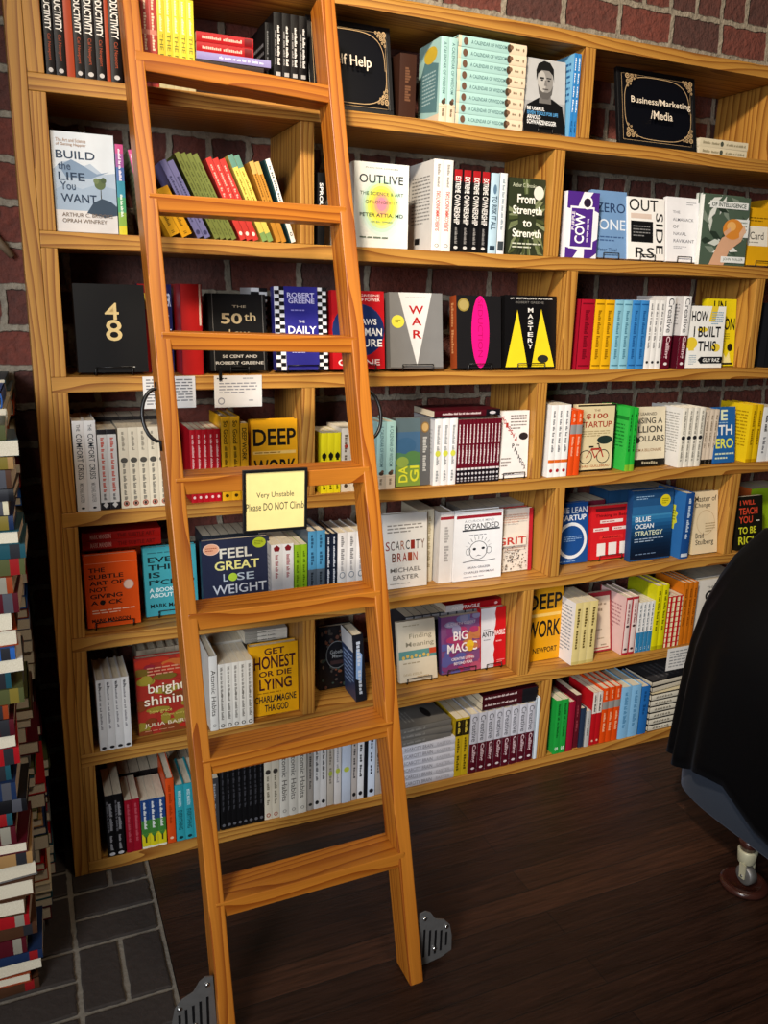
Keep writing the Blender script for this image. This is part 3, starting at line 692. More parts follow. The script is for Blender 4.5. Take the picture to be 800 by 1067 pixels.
zt = lstack(1, 204.6, 275, 3, .0255, .13, '2a1c18', [], '', labels=['lowest dark book lying behind the top ladder rung', 'second dark book lying behind the top ladder rung', 'third dark book lying behind the top ladder rung'], y=.014)
zt = lstack(1, 204.6, 282, 1, .0175, .13, '8d86b8', [tl((3,5,2,3,), .3, .25, .9, .75, 'dcd8ee', 1)], '', labels=['lavender paperback lying flat under two red books, top shelf'], y=.012, z0=zt)
zt = lstack(1, 204.6, 264, 2, .0225, .125, 'a3161c', [tl((10,), .1, .3, .8, .7, 'e8b0a0'), r(.84, .1, .97, .9, '6c0d14')], '', y=.018, z0=zt, labels=['lower red book lying flat on the lavender paperback, top shelf', 'upper red book lying flat on top of the pile beside yellow spines'])
run(1, 276.8, 282.3, 1, 0, '0e0d0e', [sl((10,), .3, .9, '6a6a6a', .4)], '', '', D=.14, y=.05, H=.19, label='low black paperback set back behind the lying red books, top shelf', back=[ln(.1, .2, .9, .8, 6, '77767a')])
run(1, 285.5, 320, 4, 0, K_, [sl((5,7,), .42, .86, 'd6d3cf', .3, .6), sl((5,5,), .42, .8, '8c8a88', .2, .25), r(.25, .3, .8, .345, 'a5a3a0'), sl((4,), .08, .2, '9c9a98', .35)], 'black paperback spine with white lettering', 'the lying red books', D=.15, y=.012, H=.205, group='black paperbacks near the first framed sign')
run(1, 415, 432, 1, 56, '3a2219', [sl((6,), .3, .8, '6d4a35', .5)], '', '', D=.15, y=.06, label='dark brown book standing in shadow beside the first framed sign')
CW_ART = [r(0, .0, 1, .22, 'e3cfb4'), s('A CALENDAR OF WISDOM', .34, .94, '4f6f72', .36), o(.5, .24, .26, .03, '4b3a2c'), o(.62, .27, .16, .02, '6d5040'), r(0, .185, 1, .19, 'b9a78e'), sl((7,), .07, .16, '87735c', .3)]
run(1, 456.4, 473.3, 2, 39, 'a8cfcb', CW_ART, 'pale teal hardcover standing upright with cream foot', 'the shadowed brown book', D=.135, y=.012, hard=True, group='pale teal hardcovers on the top shelf',
    back=[r(0, 0, 1, .1, 'e3cfb4'), p([(.08, .2), (.9, .12), (.92, .7), (.3, .8), (.1, .62)], '5d8288'), ln(.2, .25, .8, .65, 9, 'a9c3c4'), o(.55, .84, .3, .1, 'd2b23c')])
CW_L = [r(.0, 0, .04, 1, 'e3cfb4'), r(.74, 0, 1, 1, 'e3cfb4'), t('A CALENDAR OF WISDOM', .18, .33, .7, .67, '3f6165'), o(.1, .5, .035, .34, '6d5040'), o(.74, .5, .035, .36, '4b3a2c'), o(.77, .6, .025, .2, '7d5e48'), tl((7,), .83, .4, .89, .62, '87735c'), o(.95, .5, .012, .16, '87735c')]
xa = sx(474, .012, ZT[1]); top_ = sh(xa, .012, ZT[1], 36)
lstack(1, 474, 543.5, 8, top_/8, .14, 'a8cfcb', CW_L, 'pale teal hardcover lying flat with cream ends', hard=True, group='pale teal hardcovers lying in the top shelf stack')
MAN = [r(0, 0, 1, 1, 'b9b9ba'), r(.0, .0, 1, .42, 'a2a2a4'), p([(0, 0), (1, 0), (1, .12), (.93, .38), (.68, .47), (.36, .47), (.08, .36), (0, .2)], '121213'), p([(.36, .4), (.66, .4), (.63, .6), (.4, .6)], '6d6a68'),
       o(.51, .7, .185, .2, '8d8a87'), o(.43, .69, .1, .15, 'b4b1ad'), p([(.33, .66), (.36, .52), (.45, .46), (.58, .46), (.67, .53), (.7, .66), (.64, .58), (.57, .55), (.45, .55), (.39, .58)], '5c5957'),
       p([(.3, .7), (.29, .84), (.34, .93), (.48, .98), (.62, .96), (.71, .88), (.72, .7), (.68, .8), (.6, .85), (.42, .85), (.34, .8)], '1a1919'), p([(.37, .73), (.48, .74), (.48, .755), (.37, .755)], '2a2928'), p([(.54, .74), (.65, .73), (.65, .755), (.54, .755)], '2a2928'),
       o(.43, .715, .03, .01, '1d1c1c'), o(.59, .715, .03, .01, '1d1c1c'), p([(.5, .72), (.53, .72), (.55, .64), (.48, .64)], '7b7876'), r(.45, .585, .58, .6, '4a4644'),
       t('BE USEFUL', .08, .29, .5, .34, 'f0f0f0', 1), t('SEVEN TOOLS FOR LIFE', .08, .23, .82, .28, '5aa0d8', 1), t('ARNOLD', .08, .17, .4, .225, 'f0f0f0', 1), t('SCHWARZENEGGER', .08, .1, .78, .16, 'f0f0f0', 1)]
face(1, 545, 588, 62, .026, '8f8f90', MAN, 'grey hardcover with a bearded man on its cover, beside bright blue spines, top shelf', y=.018, hard=True, ez='wire easel holding the cover with the bearded man', ew=.05, lean=.1)
run(1, 592.3, 607, 2, 56, '2f7fc4', [sl((6,5,), .3, .95, 'e8f2fa', .55, .5, 1), sl((5,), .06, .2, '123a6a', .5)], 'bright blue paperback spine with white capitals', 'the grey portrait cover', D=.13, y=.014, back=[r(0, 0, 1, 1, '77b4de'), ln(.1, .35, .9, .92, 8, '2c5f95')])
lstack(1, 728, 777, 2, .0255, .13, 'd8cdb0', [tl((7,), .06, .3, .4, .7, '8a8166'), o(.45, .5, .035, .3, '4d5145'), tl((3,8,3,), .54, .35, .95, .65, '8a8166')], '', y=.03,
       labels=['lower cream book lying flat beside the framed sign with two lines', 'upper cream book lying flat beside the framed sign with two lines'])

# ---------------------------------------------------------------- second shelf
MOUNT = [r(0, 0, 1, 1, 'd5dbe0'), p([(0, .62), (.14, .7), (.3, .72), (.45, .66), (.6, .7), (.8, .6), (1, .62), (1, .4), (0, .4)], 'aebccb'), p([(.1, .66), (.3, .73), (.5, .67), (.7, .6), (.9, .63), (.6, .55), (.2, .55)], '7e93ab'),
         p([(0, .42), (.2, .48), (.45, .44), (.7, .5), (1, .46), (1, .15), (0, .15)], '9fb0c2'), r(0, .0, 1, .22, 'd9d4d0'), p([(.5, .2), (.62, .31), (.76, .355), (.9, .33), (1, .28), (1, .19), (.8, .16)], '3d4c5c'), p([(.74, .35), (.755, .35), (.755, .46), (.745, .46)], '3b3a30'),
         o(.74, .5, .09, .055, '5d6b48'), o(.68, .53, .045, .03, '6f7c55'), o(.8, .54, .045, .03, '4e5c40'),
         t('The Art and Science', .07, .9, .55, .935, 'a88468'), t('of Getting Happier', .07, .855, .55, .89, 'a88468'), t('BUILD', .06, .735, .68, .815, '2d3d52'), t('the', .08, .625, .28, .7, '3f5066'), t('LIFE', .08, .52, .5, .6, '2d3d52'),
         t('You', .1, .425, .34, .505, '3f5066'), t('WANT', .1, .3, .67, .385, '2d3d52'), t('ARTHUR C. BROOKS', .1, .155, .92, .195, '7b6a5c'), t('OPRAH WINFREY', .1, .095, .82, .135, '7b6a5c')]
face(2, 58.2, 123.5, 138.5, .024, 'd9d6d2', MOUNT, 'pale blue hardcover showing mountains and a lone tree, second shelf', y=.012, lean=.03, hard=True)
run(2, 124.4, 132.6, 1, 150.5, '4a7f9a', [r(0, .0, 1, .1, 'd2c438'), r(0, .1, 1, .25, '86a84a'), r(0, .25, 1, .42, '4e9a6c'), r(0, .42, 1, .6, '3f8a9e'), r(0, .6, 1, .75, '4f6aa0'), r(0, .75, 1, .9, '9a5a96'), r(0, .9, 1, 1, 'c24f83'), sl((9,3,), .6, .95, 'f2e6f0', .5), sl((6,5,), .2, .45, 'e6f2e0', .5)],
    '', '', D=.15, y=.012, label='rainbow-striped paperback spine beside the mountain cover, second shelf')
run(2, 154.5, 161.5, 1, 158, 'c04f86', [r(0, 0, 1, .55, '7f8a6a'), sl((6,), .6, .95, 'f0dbe8', .5)], '', '', D=.14, y=.012, lean=-.2, label='pink-topped book leaning behind the ladder rail, second shelf', back=[r(0, 0, 1, 1, '8f9678'), ln(.1, .2, .9, .9, 12, '5a6048')])
NG = 'leaning paperbacks between the ladder rails'
def leanrun(u0, u1, n, vt, col, spine, lean, desc, anchor):
    run(2, u0, u1, n, vt, col, spine, desc, anchor, D=.125, y=.012, lean=lean, gap=.8, group=NG, H=None)
leanrun(176, 204, 2, 199, 'd39a1c', [sl((9,), .2, .8, '7c5a10', .45), sl((1,), .05, .1, '5c4008', .5)], -.47, 'leaning mustard paperback', 'the ladder rail')
leanrun(205, 222.5, 2, 172, '6e6fa0', [sl((9,), .2, .8, '3e3f66', .45), o(.5, .07, .3, .03, '3e3f66')], -.46, 'leaning dusty lavender paperback', 'the mustard pair')
leanrun(223.3, 249.5, 4, 164.5, '707a3e', [sl((5,3,2,5,), .2, .9, '4a5224', .42), sl((2,), .05, .12, '4a5224', .42)], -.45, 'leaning olive green paperback', 'the lavender pair')
leanrun(250, 272.5, 3, 169.5, 'bf3a34', [sl((3,7,2,), .25, .92, 'e6a596', .5), o(.5, .08, .28, .025, 'e9d9d0')], -.42, 'leaning coral red paperback', 'the olive group')
leanrun(273, 287.5, 2, 166, 'd6c45c', [r(0, .86, 1, 1, '5f8a7a'), sl((3,9,), .25, .82, '8a7a2a', .45), r(0, 0, 1, .1, '7a9a5a')], -.41, 'leaning pale yellow paperback with green ends', 'the coral red group')
leanrun(288, 301, 2, 172, 'b9812f', [r(0, .85, 1, 1, 'caa45a'), sl((10,), .25, .85, '6c4614', .45)], -.36, 'leaning tan and brown paperback', 'the pale yellow pair')
leanrun(301.6, 312.5, 1, 169.5, '1d3b3e', [r(.25, 0, 1, 1, 'e6e2da'), sl((2,3,5,), .3, .92, '5a6668', .4, .62), ring(.62, .1, .2, .025, .4, '2c4648')], -.33, 'leaning dark green and white paperback at the end of the leaning row', '')
run(2, 330.6, 338, 1, 180, '0d0e10', [s('SPROUT', .45, .86, 'e6e4e0', .5, .5, 1)], '', '', D=.14, y=.02, label='black spine with white capitals just behind the far ladder rail, second shelf')
run(2, 352, 367.4, 2, 170, 'e4e2dc', [s('OUTLIVE', .5, .9, '3a4446', .5), s('ATTIA', .1, .3, '3a4446', .45)], 'white hardcover spine peeping out', 'the black spine behind the rail', D=.16, y=.055, hard=True)
GLOW = [r(0, 0, 1, 1, 'e4e8e4')]
for q, c in ((.46, 'dde8e0'), (.42, 'd0e4dc'), (.375, 'c4e2cc'), (.33, 'cde49a'), (.285, 'dfe76a'), (.235, 'e9e04e'), (.19, 'eccb62'), (.145, 'e9a884'), (.1, 'e58ea2')):
    GLOW.append(o(.5, .52-.25*(q-.1)*.4, q*.92, q*.82, c))
face(2, 368.6, 424.4, 170, .032, 'e4e4de', GLOW+[t('PLAN FOR LONGER', .2, .93, .8, .945, '8a8e8c'), t('OUTLIVE', .09, .76, .89, .86, '2d3638', 0), t('THE SCIENCE & ART', .1, .62, .9, .66, '4b6a52'), t('OF LONGEVITY', .2, .52, .8, .56, '6a6a52'), t('PETER ATTIA, MD', .1, .36, .9, .41, '38463e'), t('with BILL GIFFORD', .3, .3, .7, .32, '7a887a'), ln(.1, .1, .9, .14, 1, '6a786a')],
     'white hardcover with a round green and yellow glow, second shelf', y=.014, lean=.02, hard=True)
run(2, 449, 468.6, 2, 166.5, 'efece6', [su('SUPERCOMMUNICATORS', .22, .66, 'c2473c', .42, .5, 1), sl((7,), .7, .95, '9b958e', .3), ring(.5, .06, .22, .02, .3, '77716b')], 'white hardcover spine with red lettering', 'the glowing cover', D=.16, y=.012, hard=True, back=[r(0, 0, 1, 1, 'dedbd6'), ln(.12, .3, .88, .85, 14, '8d8b88'), r(.3, .08, .5, .15, '1c1c1c')])
run(2, 469.2, 507, 4, 178, '101012', [r(.1, .86, .9, 1, 'a51d22'), s('EXTREME', .72, .92, 'f2eeea', .55, .5, 1), s('OWNERSHIP', .34, .7, 'e2deda', .62, .5, 1), sl((5,7,), .1, .3, '8d8a88', .3), o(.5, .055, .22, .02, 'c9c6c2')], 'black spine with red top and white capitals', 'the white hardcovers', D=.14, y=.014, group='black and red spines on the second shelf')
run(2, 507.4, 516.4, 1, 180.5, 'b4cfe0', [s('TO RISK IT ALL', .3, .72, '2a4258', .6, .5, 1), o(.5, .8, .2, .06, '5b7a94'), r(.2, .04, .8, .1, '2a3a4a')], '', '', D=.15, y=.012, hard=True, label='pale blue hardcover spine after the black and red spines, second shelf')
run(2, 516.8, 524.2, 1, 180.5, 'e2e5e8', [sl((3,4,4,4,), .3, .92, '8a98a4', .35), r(.1, .04, .9, .16, '3d444a')], '', '', D=.15, y=.012, hard=True, label='white hardcover spine between pale blue spine and dark leafy cover')
rl = random.Random(3); LEAF = [r(0, 0, 1, 1, '2f3524')]
for i in range(34):
    a = rl.uniform(0, 2*PI); u, v = .5+.25*math.cos(a), .5+.3*math.sin(a); L_ = rl.uniform(.25, .6); w_ = .018; c, q = math.cos(a), math.sin(a)
    P_ = [(u+q*w_, v-c*w_), (u+c*L_*.5+q*w_*1.6, v+q*L_*.5-c*w_*1.6), (u+c*L_, v+q*L_), (u+c*L_*.5-q*w_*1.6, v+q*L_*.5+c*w_*1.6), (u-q*w_, v+c*w_)]
    LEAF.append(p([(min(1, max(0, x)), min(1, max(0, y_))) for x, y_ in P_], rl.choice(['55603a', '6b7450', '434c2c', '7c8462', '22281a'])))
face(2, 528.5, 572, 186, .02, '2b3022', LEAF+[o(.8, .82, .14, .09, 'dcdcd2'), t('Arthur C. Brooks', .08, .88, .72, .93, 'c6cab0'), t('From', .22, .67, .7, .79, 'f4f2e6', 1), t('Strength', .1, .5, .9, .64, 'f4f2e6', 1), t('to', .38, .37, .62, .46, 'f4f2e6', 1), t('Strength', .1, .2, .9, .34, 'f4f2e6', 1), ln(.1, .08, .9, .17, 2, 'c9ccb8')],
     'dark green cover full of blade-like leaves with white lettering, second shelf', y=.02, lean=.06)
P2 = '4e2a86'
face(2, 588, 620.5, 200, .03, 'e9e6ee', [r(0, 0, 1, 1, 'eeeaf2'), p([(0, .75), (.3, .72), (.5, 1), (0, 1)], P2), p([(.55, .8), (1, .7), (1, 1), (.8, 1)], P2), p([(0, 0), (.25, 0), (.4, .12), (0, .16)], P2), p([(.6, .16), (1, .3), (1, .08), (.8, 0), (.6, 0)], P2), r(.1, .14, .86, .78, 'f4f2f6'), r(.14, .17, .82, .75, P2), o(.62, .84, .17, .1, 'f4f2f6'), o(.62, .84, .12, .07, '2b2033'),
      ('su', 'COW', .22, .68, 'ffffff', .3, .42, 1), ('su', 'PURPLE', .42, .7, 'efe8f6', .09, .2, 1), sl((4,5,), .24, .6, 'd9cdec', .07, .68)], 'purple and white patterned book beside the divider, second shelf', y=.012, lean=.03, hard=True)
face(2, 617, 653, 199, .02, '6c8fbb', [r(0, 0, 1, 1, '6f93bf'), t('ZERO', .12, .68, .95, .82, '24385c', 0), t('to', .1, .55, .25, .63, '24385c'), t('ONE', .2, .42, .95, .58, 'dbe4f0', 0), ln(.12, .24, .9, .34, 2, '3d5a86'), t('Peter Thiel', .15, .1, .7, .15, '2c4468')],
     'slate blue cover leaning back behind the purple and white book', y=.036, lean=.15, ez='wire easel before the slate blue leaning cover', ew=.06)
face(2, 654, 692, 206, .02, 'eceae6', [r(0, 0, 1, 1, 'efedea'), t('OUT', .04, .78, .82, .97, '141414', 0), ('s', 'SIDE', .1, .76, '141414', .2, .86, 0), t('RS', .2, .03, .72, .2, '141414', 0), r(.08, .28, .68, .62, '131314'), r(.08, .66, .64, .74, 'd8c4b8'), ln(.14, .36, .6, .56, 4, '7d7d7d')],
     'white cover with big black letters running round its edge, second shelf', y=.03, lean=.15, ez='wire easel before the cover with black letters round its edge', ew=.06)
face(2, 694.5, 728, 206, .016, 'ecebef', [r(0, 0, 1, 1, 'eeedf1'), t('THE', .18, .75, .4, .79, '6b6b74'), t('ALMANACK', .18, .63, .82, .68, '6b6b74'), t('OF', .18, .52, .36, .57, '6b6b74'), t('NAVAL', .2, .41, .6, .46, '6b6b74'), t('RAVIKANT', .2, .3, .84, .35, '6b6b74'), ln(.2, .2, .6, .25, 2, 'a0a0a8'), ln(.6, .88, .9, .94, 2, '9a9aa2')],
     'plain white cover with spaced grey capitals leaning on an easel, second shelf', y=.03, lean=.15, ez='wire easel before the plain white cover with grey capitals', ew=.06)
ORG = [r(0, 0, 1, 1, '4e5f50')]
rl = random.Random(8)
for i in range(26):
    u, v = rl.random(), rl.uniform(.15, .95); a = rl.uniform(0, PI); w_, L_ = .05, .16; c, q = math.cos(a), math.sin(a)
    ORG.append(p([(min(1, max(0, u+x*c*L_-y_*q*w_)), min(1, max(0, v+x*q*L_+y_*c*w_))) for x, y_ in ((-1, 0), (0, 1), (1, 0), (0, -1))], rl.choice(['e2e4de', '2c382e', 'cfd4cc', '3d4c3e', '7f8c7e'])))
ORG += [r(.12, .82, .95, .92, 'e9ebe9'), t('OF INTELLIGENCE', .16, .84, .9, .9, '35443a', 1), r(.68, .42, 1, .68, 'e9ebe9'), ln(.7, .45, .96, .66, 4, '8d968e'), p([(.2, 0), (.52, 0), (.62, .22), (.86, .36), (.93, .5), (.84, .6), (.74, .5), (.6, .46), (.44, .4), (.36, .3)], 'd9a887'),
        o(.66, .53, .22, .15, 'd98a35'), o(.62, .57, .1, .07, 'eab268'), p([(.5, .42), (.62, .5), (.6, .56), (.46, .48)], 'd9a887'), p([(.82, .38), (.95, .5), (.9, .6), (.8, .48)], 'e0b392'), r(.45, .04, .98, .13, 'eceeec'), t('JOHN WALLER', .5, .06, .94, .11, '5a645c')]
face(2, 727.5, 775, 204.5, .018, 'dfe2de', ORG, 'green leafy cover with a hand holding an orange fruit, second shelf', y=.012, lean=.03)
for k, (du, lb) in enumerate(((-4, 'green leafy book right behind the cover with the orange fruit'), (-8, 'rearmost green leafy book behind the cover with the orange fruit'))):
    face(2, 729.5+du, 772+du, 203, .012, 'c9d0cc', ORG[:20], lb, y=.036+.017*k, lean=.03)
face(2, 778, 806, 217, .025, 'd8a012', [r(0, 0, 1, 1, 'dca416'), p([(0, .34), (.75, .4), (.75, .68), (0, .6)], 'ece6d8'), t('Card', .1, .45, .6, .58, '4c4a46', 0), ln(.05, .38, .6, .42, 1, '8a857a'), ln(.1, .75, .8, .85, 2, '7c5c0c')], 'yellow cover with a white label behind the leafy green cover', y=.03, lean=.15, ez='wire easel before the yellow cover with white label', ew=.06)
run(2, 794, 806, 1, 208, 'cf9a1a', [sl((3,3,5,), .2, .9, '6a4a08', .5)], '', '', D=.12, y=.10, label='yellow spine standing behind the yellow cover with white label')

# ---------------------------------------------------------------- third shelf
EZ3 = 'third shelf'
face(3, 82, 155, 296, .045, '121111', [r(0, 0, 1, 1, '131212'), t('4', .42, .6, .62, .79, 'd9bd82', 0), t('8', .42, .36, .65, .6, 'd9bd82', 0), ln(.6, .05, .92, .075, 1, 'b9b5aa')], 'black cover with a large gold figure four above an eight, third shelf', y=.025, lean=.1, ez='dark wire easel before the black cover with gold figures', ew=.09, hard=True)
face(3, 147.5, 182, 296, .03, '15143a', [r(0, 0, .3, 1, '9a1416'), r(.02, .72, .3, .9, 'c8b23c'), r(.3, 0, 1, 1, '1a1c4c'), t('LAWS', .6, .3, .97, .5, 'dcdcea', 1), t('OF', .62, .55, .9, .66, 'dcdcea', 1), t('POWER', .55, .75, .97, .9, 'dcdcea', 1)], 'red and navy cover mostly behind the ladder rail, third shelf', y=.092, lean=.03, hard=True)
run(3, 190.5, 212.5, 1, 296, '8f1214', [r(.06, .0, .94, 1, 'a81a18'), r(.86, .55, .95, 1, 'd9c0b0'), r(.1, .3, .9, .31, '6c0c10')], '', '', D=.15, y=.012, hard=True, label='thick red hardcover spine just beyond the ladder rail, third shelf')
face(3, 219, 279, 306, .045, '0d0d0e', [r(.02, .02, .98, .98, '101011'), ring(.5, .5, .0, .0, .5, K_), r(.08, 0, .09, 1, '6c6a66'), r(.94, 0, .95, 1, '6c6a66'), t('THE', .42, .82, .66, .85, 'a89a80'), t('50', .22, .61, .58, .75, 'b5a17c', 1), t('th', .62, .65, .82, .76, 'b5a17c', 0), t('Law', .35, .45, .7, .54, 'b5a17c', 0), t('50 CENT AND', .22, .17, .82, .21, 'c2beb6', 1), t('ROBERT GREENE', .1, .085, .93, .125, 'c2beb6', 1)],
     'black leather-like cover with gothic gold lettering behind the ladder, third shelf', y=.03, lean=.1, ez='dark wire easel before the black leather-like cover', ew=.05, hard=True)
CHK = []
for i in range(22):
    for j in range(2):
        for q in (0, 1):
            if (i+j) % 2 == 0: CHK.append(r((.0 if q == 0 else .82)+j*.09, i/22, (.0 if q == 0 else .82)+(j+1)*.09, (i+1)/22, '141416'))
DLY = [r(0, 0, 1, 1, 'e9e9ec')]+CHK+[r(.18, 0, .82, 1, '2e2c86'), t('ROBERT', .24, .87, .76, .93, 'd2cff0', 1), t('GREENE', .26, .8, .76, .86, 'd2cff0', 1), t('THE', .44, .57, .56, .6, 'f2f0fa'), t('DAILY', .24, .44, .78, .53, 'f6f4fc', 1), t('LAWS', .26, .33, .74, .42, 'f6f4fc', 1), ln(.3, .2, .7, .26, 2, 'bdb9e6'), ln(.3, .7, .7, .74, 1, '8f8bd0')]
face(3, 288.5, 342, 299, .036, '2b2a70', DLY, 'indigo cover with black and white checkered borders behind the ladder', y=.03, lean=.12, ez='pale wire easel before the checkered indigo cover', ew=.09, hard=True)
run(3, 262, 279, 1, 300, 'dcdce0', [q for i in range(11) for q in (r(0, i/11, .5, (i+.5)/11, '141416'), r(.5, (i+.5)/11, 1, (i+1)/11, '141416'))], '', '', D=.12, y=.125, label='checkered spine standing behind the black leather-like cover, third shelf', hard=True)
face(3, 347, 401, 303, .045, 'b0141c', [r(0, 0, 1, 1, 'b8161f'), o(.5, .5, .5, .34, '1c2c5e'), t('ROBERT GREENE', .1, .93, .92, .96, 'f0d8d4'), t('OF POWER', .5, .87, .92, .91, 'f0d8d4', 1), t('THE LAWS', .2, .57, .85, .65, 'f4f2f0', 1), t('OF HUMAN', .15, .43, .95, .53, 'f4f2f0', 1), t('NATURE', .15, .29, .95, .39, 'f4f2f0', 1), t('GREENE', .1, .05, .9, .13, 'f0d8d4', 1)],
     'red cover with a navy disc behind the far ladder rail, third shelf', y=.03, lean=.1, ez='pale wire easel before the red cover with navy disc', ew=.1, hard=True)
face(3, 407, 461.5, 305, .045, '6f6e6d', [r(0, 0, 1, 1, '7a7978'), p([(.17, 1), (.8, 1), (.5, .04)], 'd9d8d6'), t('THE 33 STRATEGIES OF', .3, .93, .68, .945, '9a9896'), t('W', .36, .72, .64, .83, 'b3201f', 1), t('A', .41, .57, .6, .68, 'b3201f', 1), t('R', .43, .4, .6, .51, 'b3201f', 1), o(.15, .62, .12, .085, 'e3d94c'), ln(.1, .6, .2, .65, 2, '7c7420'), r(0, 0, 1, .02, '55504e')],
     'grey cover with a white triangle and three red letters, third shelf', y=.025, lean=.12, ez='black wire easel before the grey cover with red letters', hard=True, ew=.1)
face(3, 476, 522, 308, .042, '242325', [r(0, 0, 1, 1, '19181a'), o(.53, .5, .2, .5, 'e3157e'), ('s', 'SEDUCTION', .15, .95, 'b30d62', .11, .53, 0), o(.16, .87, .13, .09, '8f7c3c'), o(.16, .87, .1, .07, 'a8955a')],
     'black cover with a tall hot pink oval, third shelf', y=.025, lean=.12, ez='pale wire easel before the black cover with pink oval', hard=True, ew=.08, spine_col='8f3f1e', spine=[sl((9,), .2, .9, 'c98a5a', .4)])
face(3, 525.5, 578.5, 308, .028, '0c0b0c', [r(0, 0, 1, 1, '0e0d0f'), p([(.02, .02), (.44, .02), (.24, .8)], 'e8cf26'), p([(.52, .02), (.97, .02), (.7, .82)], 'e8cf26'), t('#1 BESTSELLING AUTHOR', .1, .945, .92, .97, 'd9d6d0', 1), t('ROBERT GREENE', .2, .89, .75, .92, '6f6c68')]+[t(c, .44, .77-.083*i, .54, .83-.083*i, 'e6e3de', 1) for i, c in enumerate('MASTERY')]+[o(.74, .13, .11, .055, '2a2a28')],
     'black cover with two tall yellow spikes, third shelf', y=.022, lean=.1, ez='black wire easel before the cover with yellow spikes', ew=.1)
def dots(c): return [sl((6,7,), .15, .85, c, .4), r(.1, .93, .9, .95, c), r(.1, .05, .9, .07, c)]
run(3, 599.8, 614.2, 1, 312, 'a5142a', dots('6d0a1a'), '', '', D=.15, y=.012, hard=True, label='crimson hardcover spine beside the divider, third shelf')
run(3, 614.6, 634.6, 2, 312.5, 'e0a813', dots('8d6406'), 'golden yellow hardcover spine', 'the crimson spine', D=.15, y=.012, hard=True)
run(3, 634.9, 652.5, 2, 313, '86bcd0', dots('4d7f94'), 'pale sky blue hardcover spine', 'the yellow pair', D=.15, y=.012, hard=True)
run(3, 652.8, 669.6, 2, 313, '3a82c4', dots('1c5490'), 'mid blue hardcover spine', 'the pale sky blue pair', D=.15, y=.012, hard=True)
run(3, 670, 686.6, 3, 313, 'e8e6e4', [sl((5,4,1,4,), .3, .95, '7c7a7c', .45), o(.5, .1, .25, .02, '2a2a2c')], 'thin white spine with grey lettering', 'the mid blue pair', D=.15, y=.012)
CC = [r(0, 0, 1, .46, '5c0f22'), s('Calling', .14, .45, 'eacdd2', .55, .5, 1), s('Creative', .5, .97, '5a5a5e', .6, .5, 0), o(.5, .07, .2, .02, 'e8e0e0')]
CCB = [r(0, 0, 1, 1, 'c9c6c6'), r(0, 0, 1, .46, '4a0c1c'), r(.3, .12, .6, .24, '8d8a88'), ln(.15, .55, .9, .9, 8, '8f8d8d')]
run(3, 687.2, 696.3, 1, 308.5, 'eceaea', CC, '', '', D=.15, y=.012, hard=True, label='white and maroon hardcover spine after the thin white spines, third shelf', back=CCB)
run(3, 704.3, 712.5, 1, 308.5, 'eceaea', CC, '', '', D=.15, y=.012, hard=True, label='white and maroon hardcover spine against the white cover with yellow splashes', back=CCB)
HB = [r(0, 0, 1, 1, 'efeeea'), p([(.55, .75), (.62, 1), (.8, 1), (.72, .75)], 'e6c93a'), o(.12, .4, .16, .1, 'e6c93a'), o(.8, .33, .12, .07, 'e6c93a'), r(.05, .28, .2, .34, 'e6c93a'), o(.4, .62, .14, .04, 'e6c93a'), t('HOW', .08, .75, .52, .92, '16161a', 1), t('I BUILT', .16, .5, .9, .67, '16161a', 1), t('THIS', .3, .27, .8, .44, '16161a', 1),
      p([(.32, .13), (.4, .18), (1, .18), (1, .07), (.4, .07)], '16161a'), t('GUY RAZ', .46, .095, .93, .155, 'f4f4f0', 1), ln(.62, .7, .94, .92, 6, '7fa6c2'), ln(.08, .05, .28, .22, 5, 'a3b4c2')]
face(3, 713.5, 751, 319, .017, 'efeeea', HB, 'white cover with yellow splashes and slanted black capitals, third shelf', y=.02, lean=.05)
face(3, 735, 775, 311.5, .03, 'd9c312', [r(0, 0, 1, 1, 'e0cb16'), t('UN', .2, .8, .62, .97, '17170f', 1), t('CON', .42, .54, .97, .72, '17170f', 1), t('LIKE', .1, .42, .45, .54, '17170f', 1), o(.83, .28, .1, .06, '17170f'), ln(.4, .36, .8, .5, 4, '8d8414'), p([(.5, .04), (.6, .2), (.7, .12), (.8, .22), (.88, .04)], 'ece2a0'), r(.2, .02, .95, .05, '17170f')],
     'bright yellow cover with black letters behind the white splashed cover', y=.056, lean=.1, hard=True)
run(3, 795.5, 808, 1, 316, '17181c', [sl((4,), .3, .9, '9a9894', .5)], '', '', D=.15, y=.015, label='black spine beyond the end divider, third shelf')

# ---------------------------------------------------------------- fourth shelf
GR = '55524e'
run(4, 78.3, 105, 2, 438.5, 'e2e0de', [s('COMFORT CRISIS', .36, .86, '26303a', .5, .52, 0), s('THE', .89, .96, '26303a', .3), s('MICHAEL EASTER', .1, .32, '8a8a8a', .36), o(.5, .04, .16, .012, '2a2a2c')], 'white hardcover spine with thin dark capitals', 'the corner post', D=.16, y=.006, hard=True)
run(4, 105.8, 125.4, 2, 447.5, 'd2cfca', [r(0, .94, 1, 1, '232124'), r(0, 0, 1, .09, '232124'), sl((2,4,2,4,3,), .22, .9, 'c24a36', .5, .5, 1), p([(.5, .02), (.8, .06), (.5, .1), (.2, .06)], 'd2cfca'), sl((5,), .12, .2, '5a5856', .4)], 'white spine with red capitals and black ends', 'the two tall white hardcovers', D=.14, y=.01)
run(4, 127, 176.5, 5, 445, 'd8cdb6', [sl((3,4,5,), .1, .55, '6d6a60', .42, .5, 1), sl((3,5,), .72, .95, '8c8474', .3), o(.5, .6, .36, .034, '4d4a44'), ring(.5, .06, .3, .035, .35, 'a2402a'), o(.5, .06, .15, .02, '3a2a24')], 'cream paperback spine with a dark disc', 'the red-lettered pair', D=.135, y=.01, group='cream paperbacks on the fourth shelf')
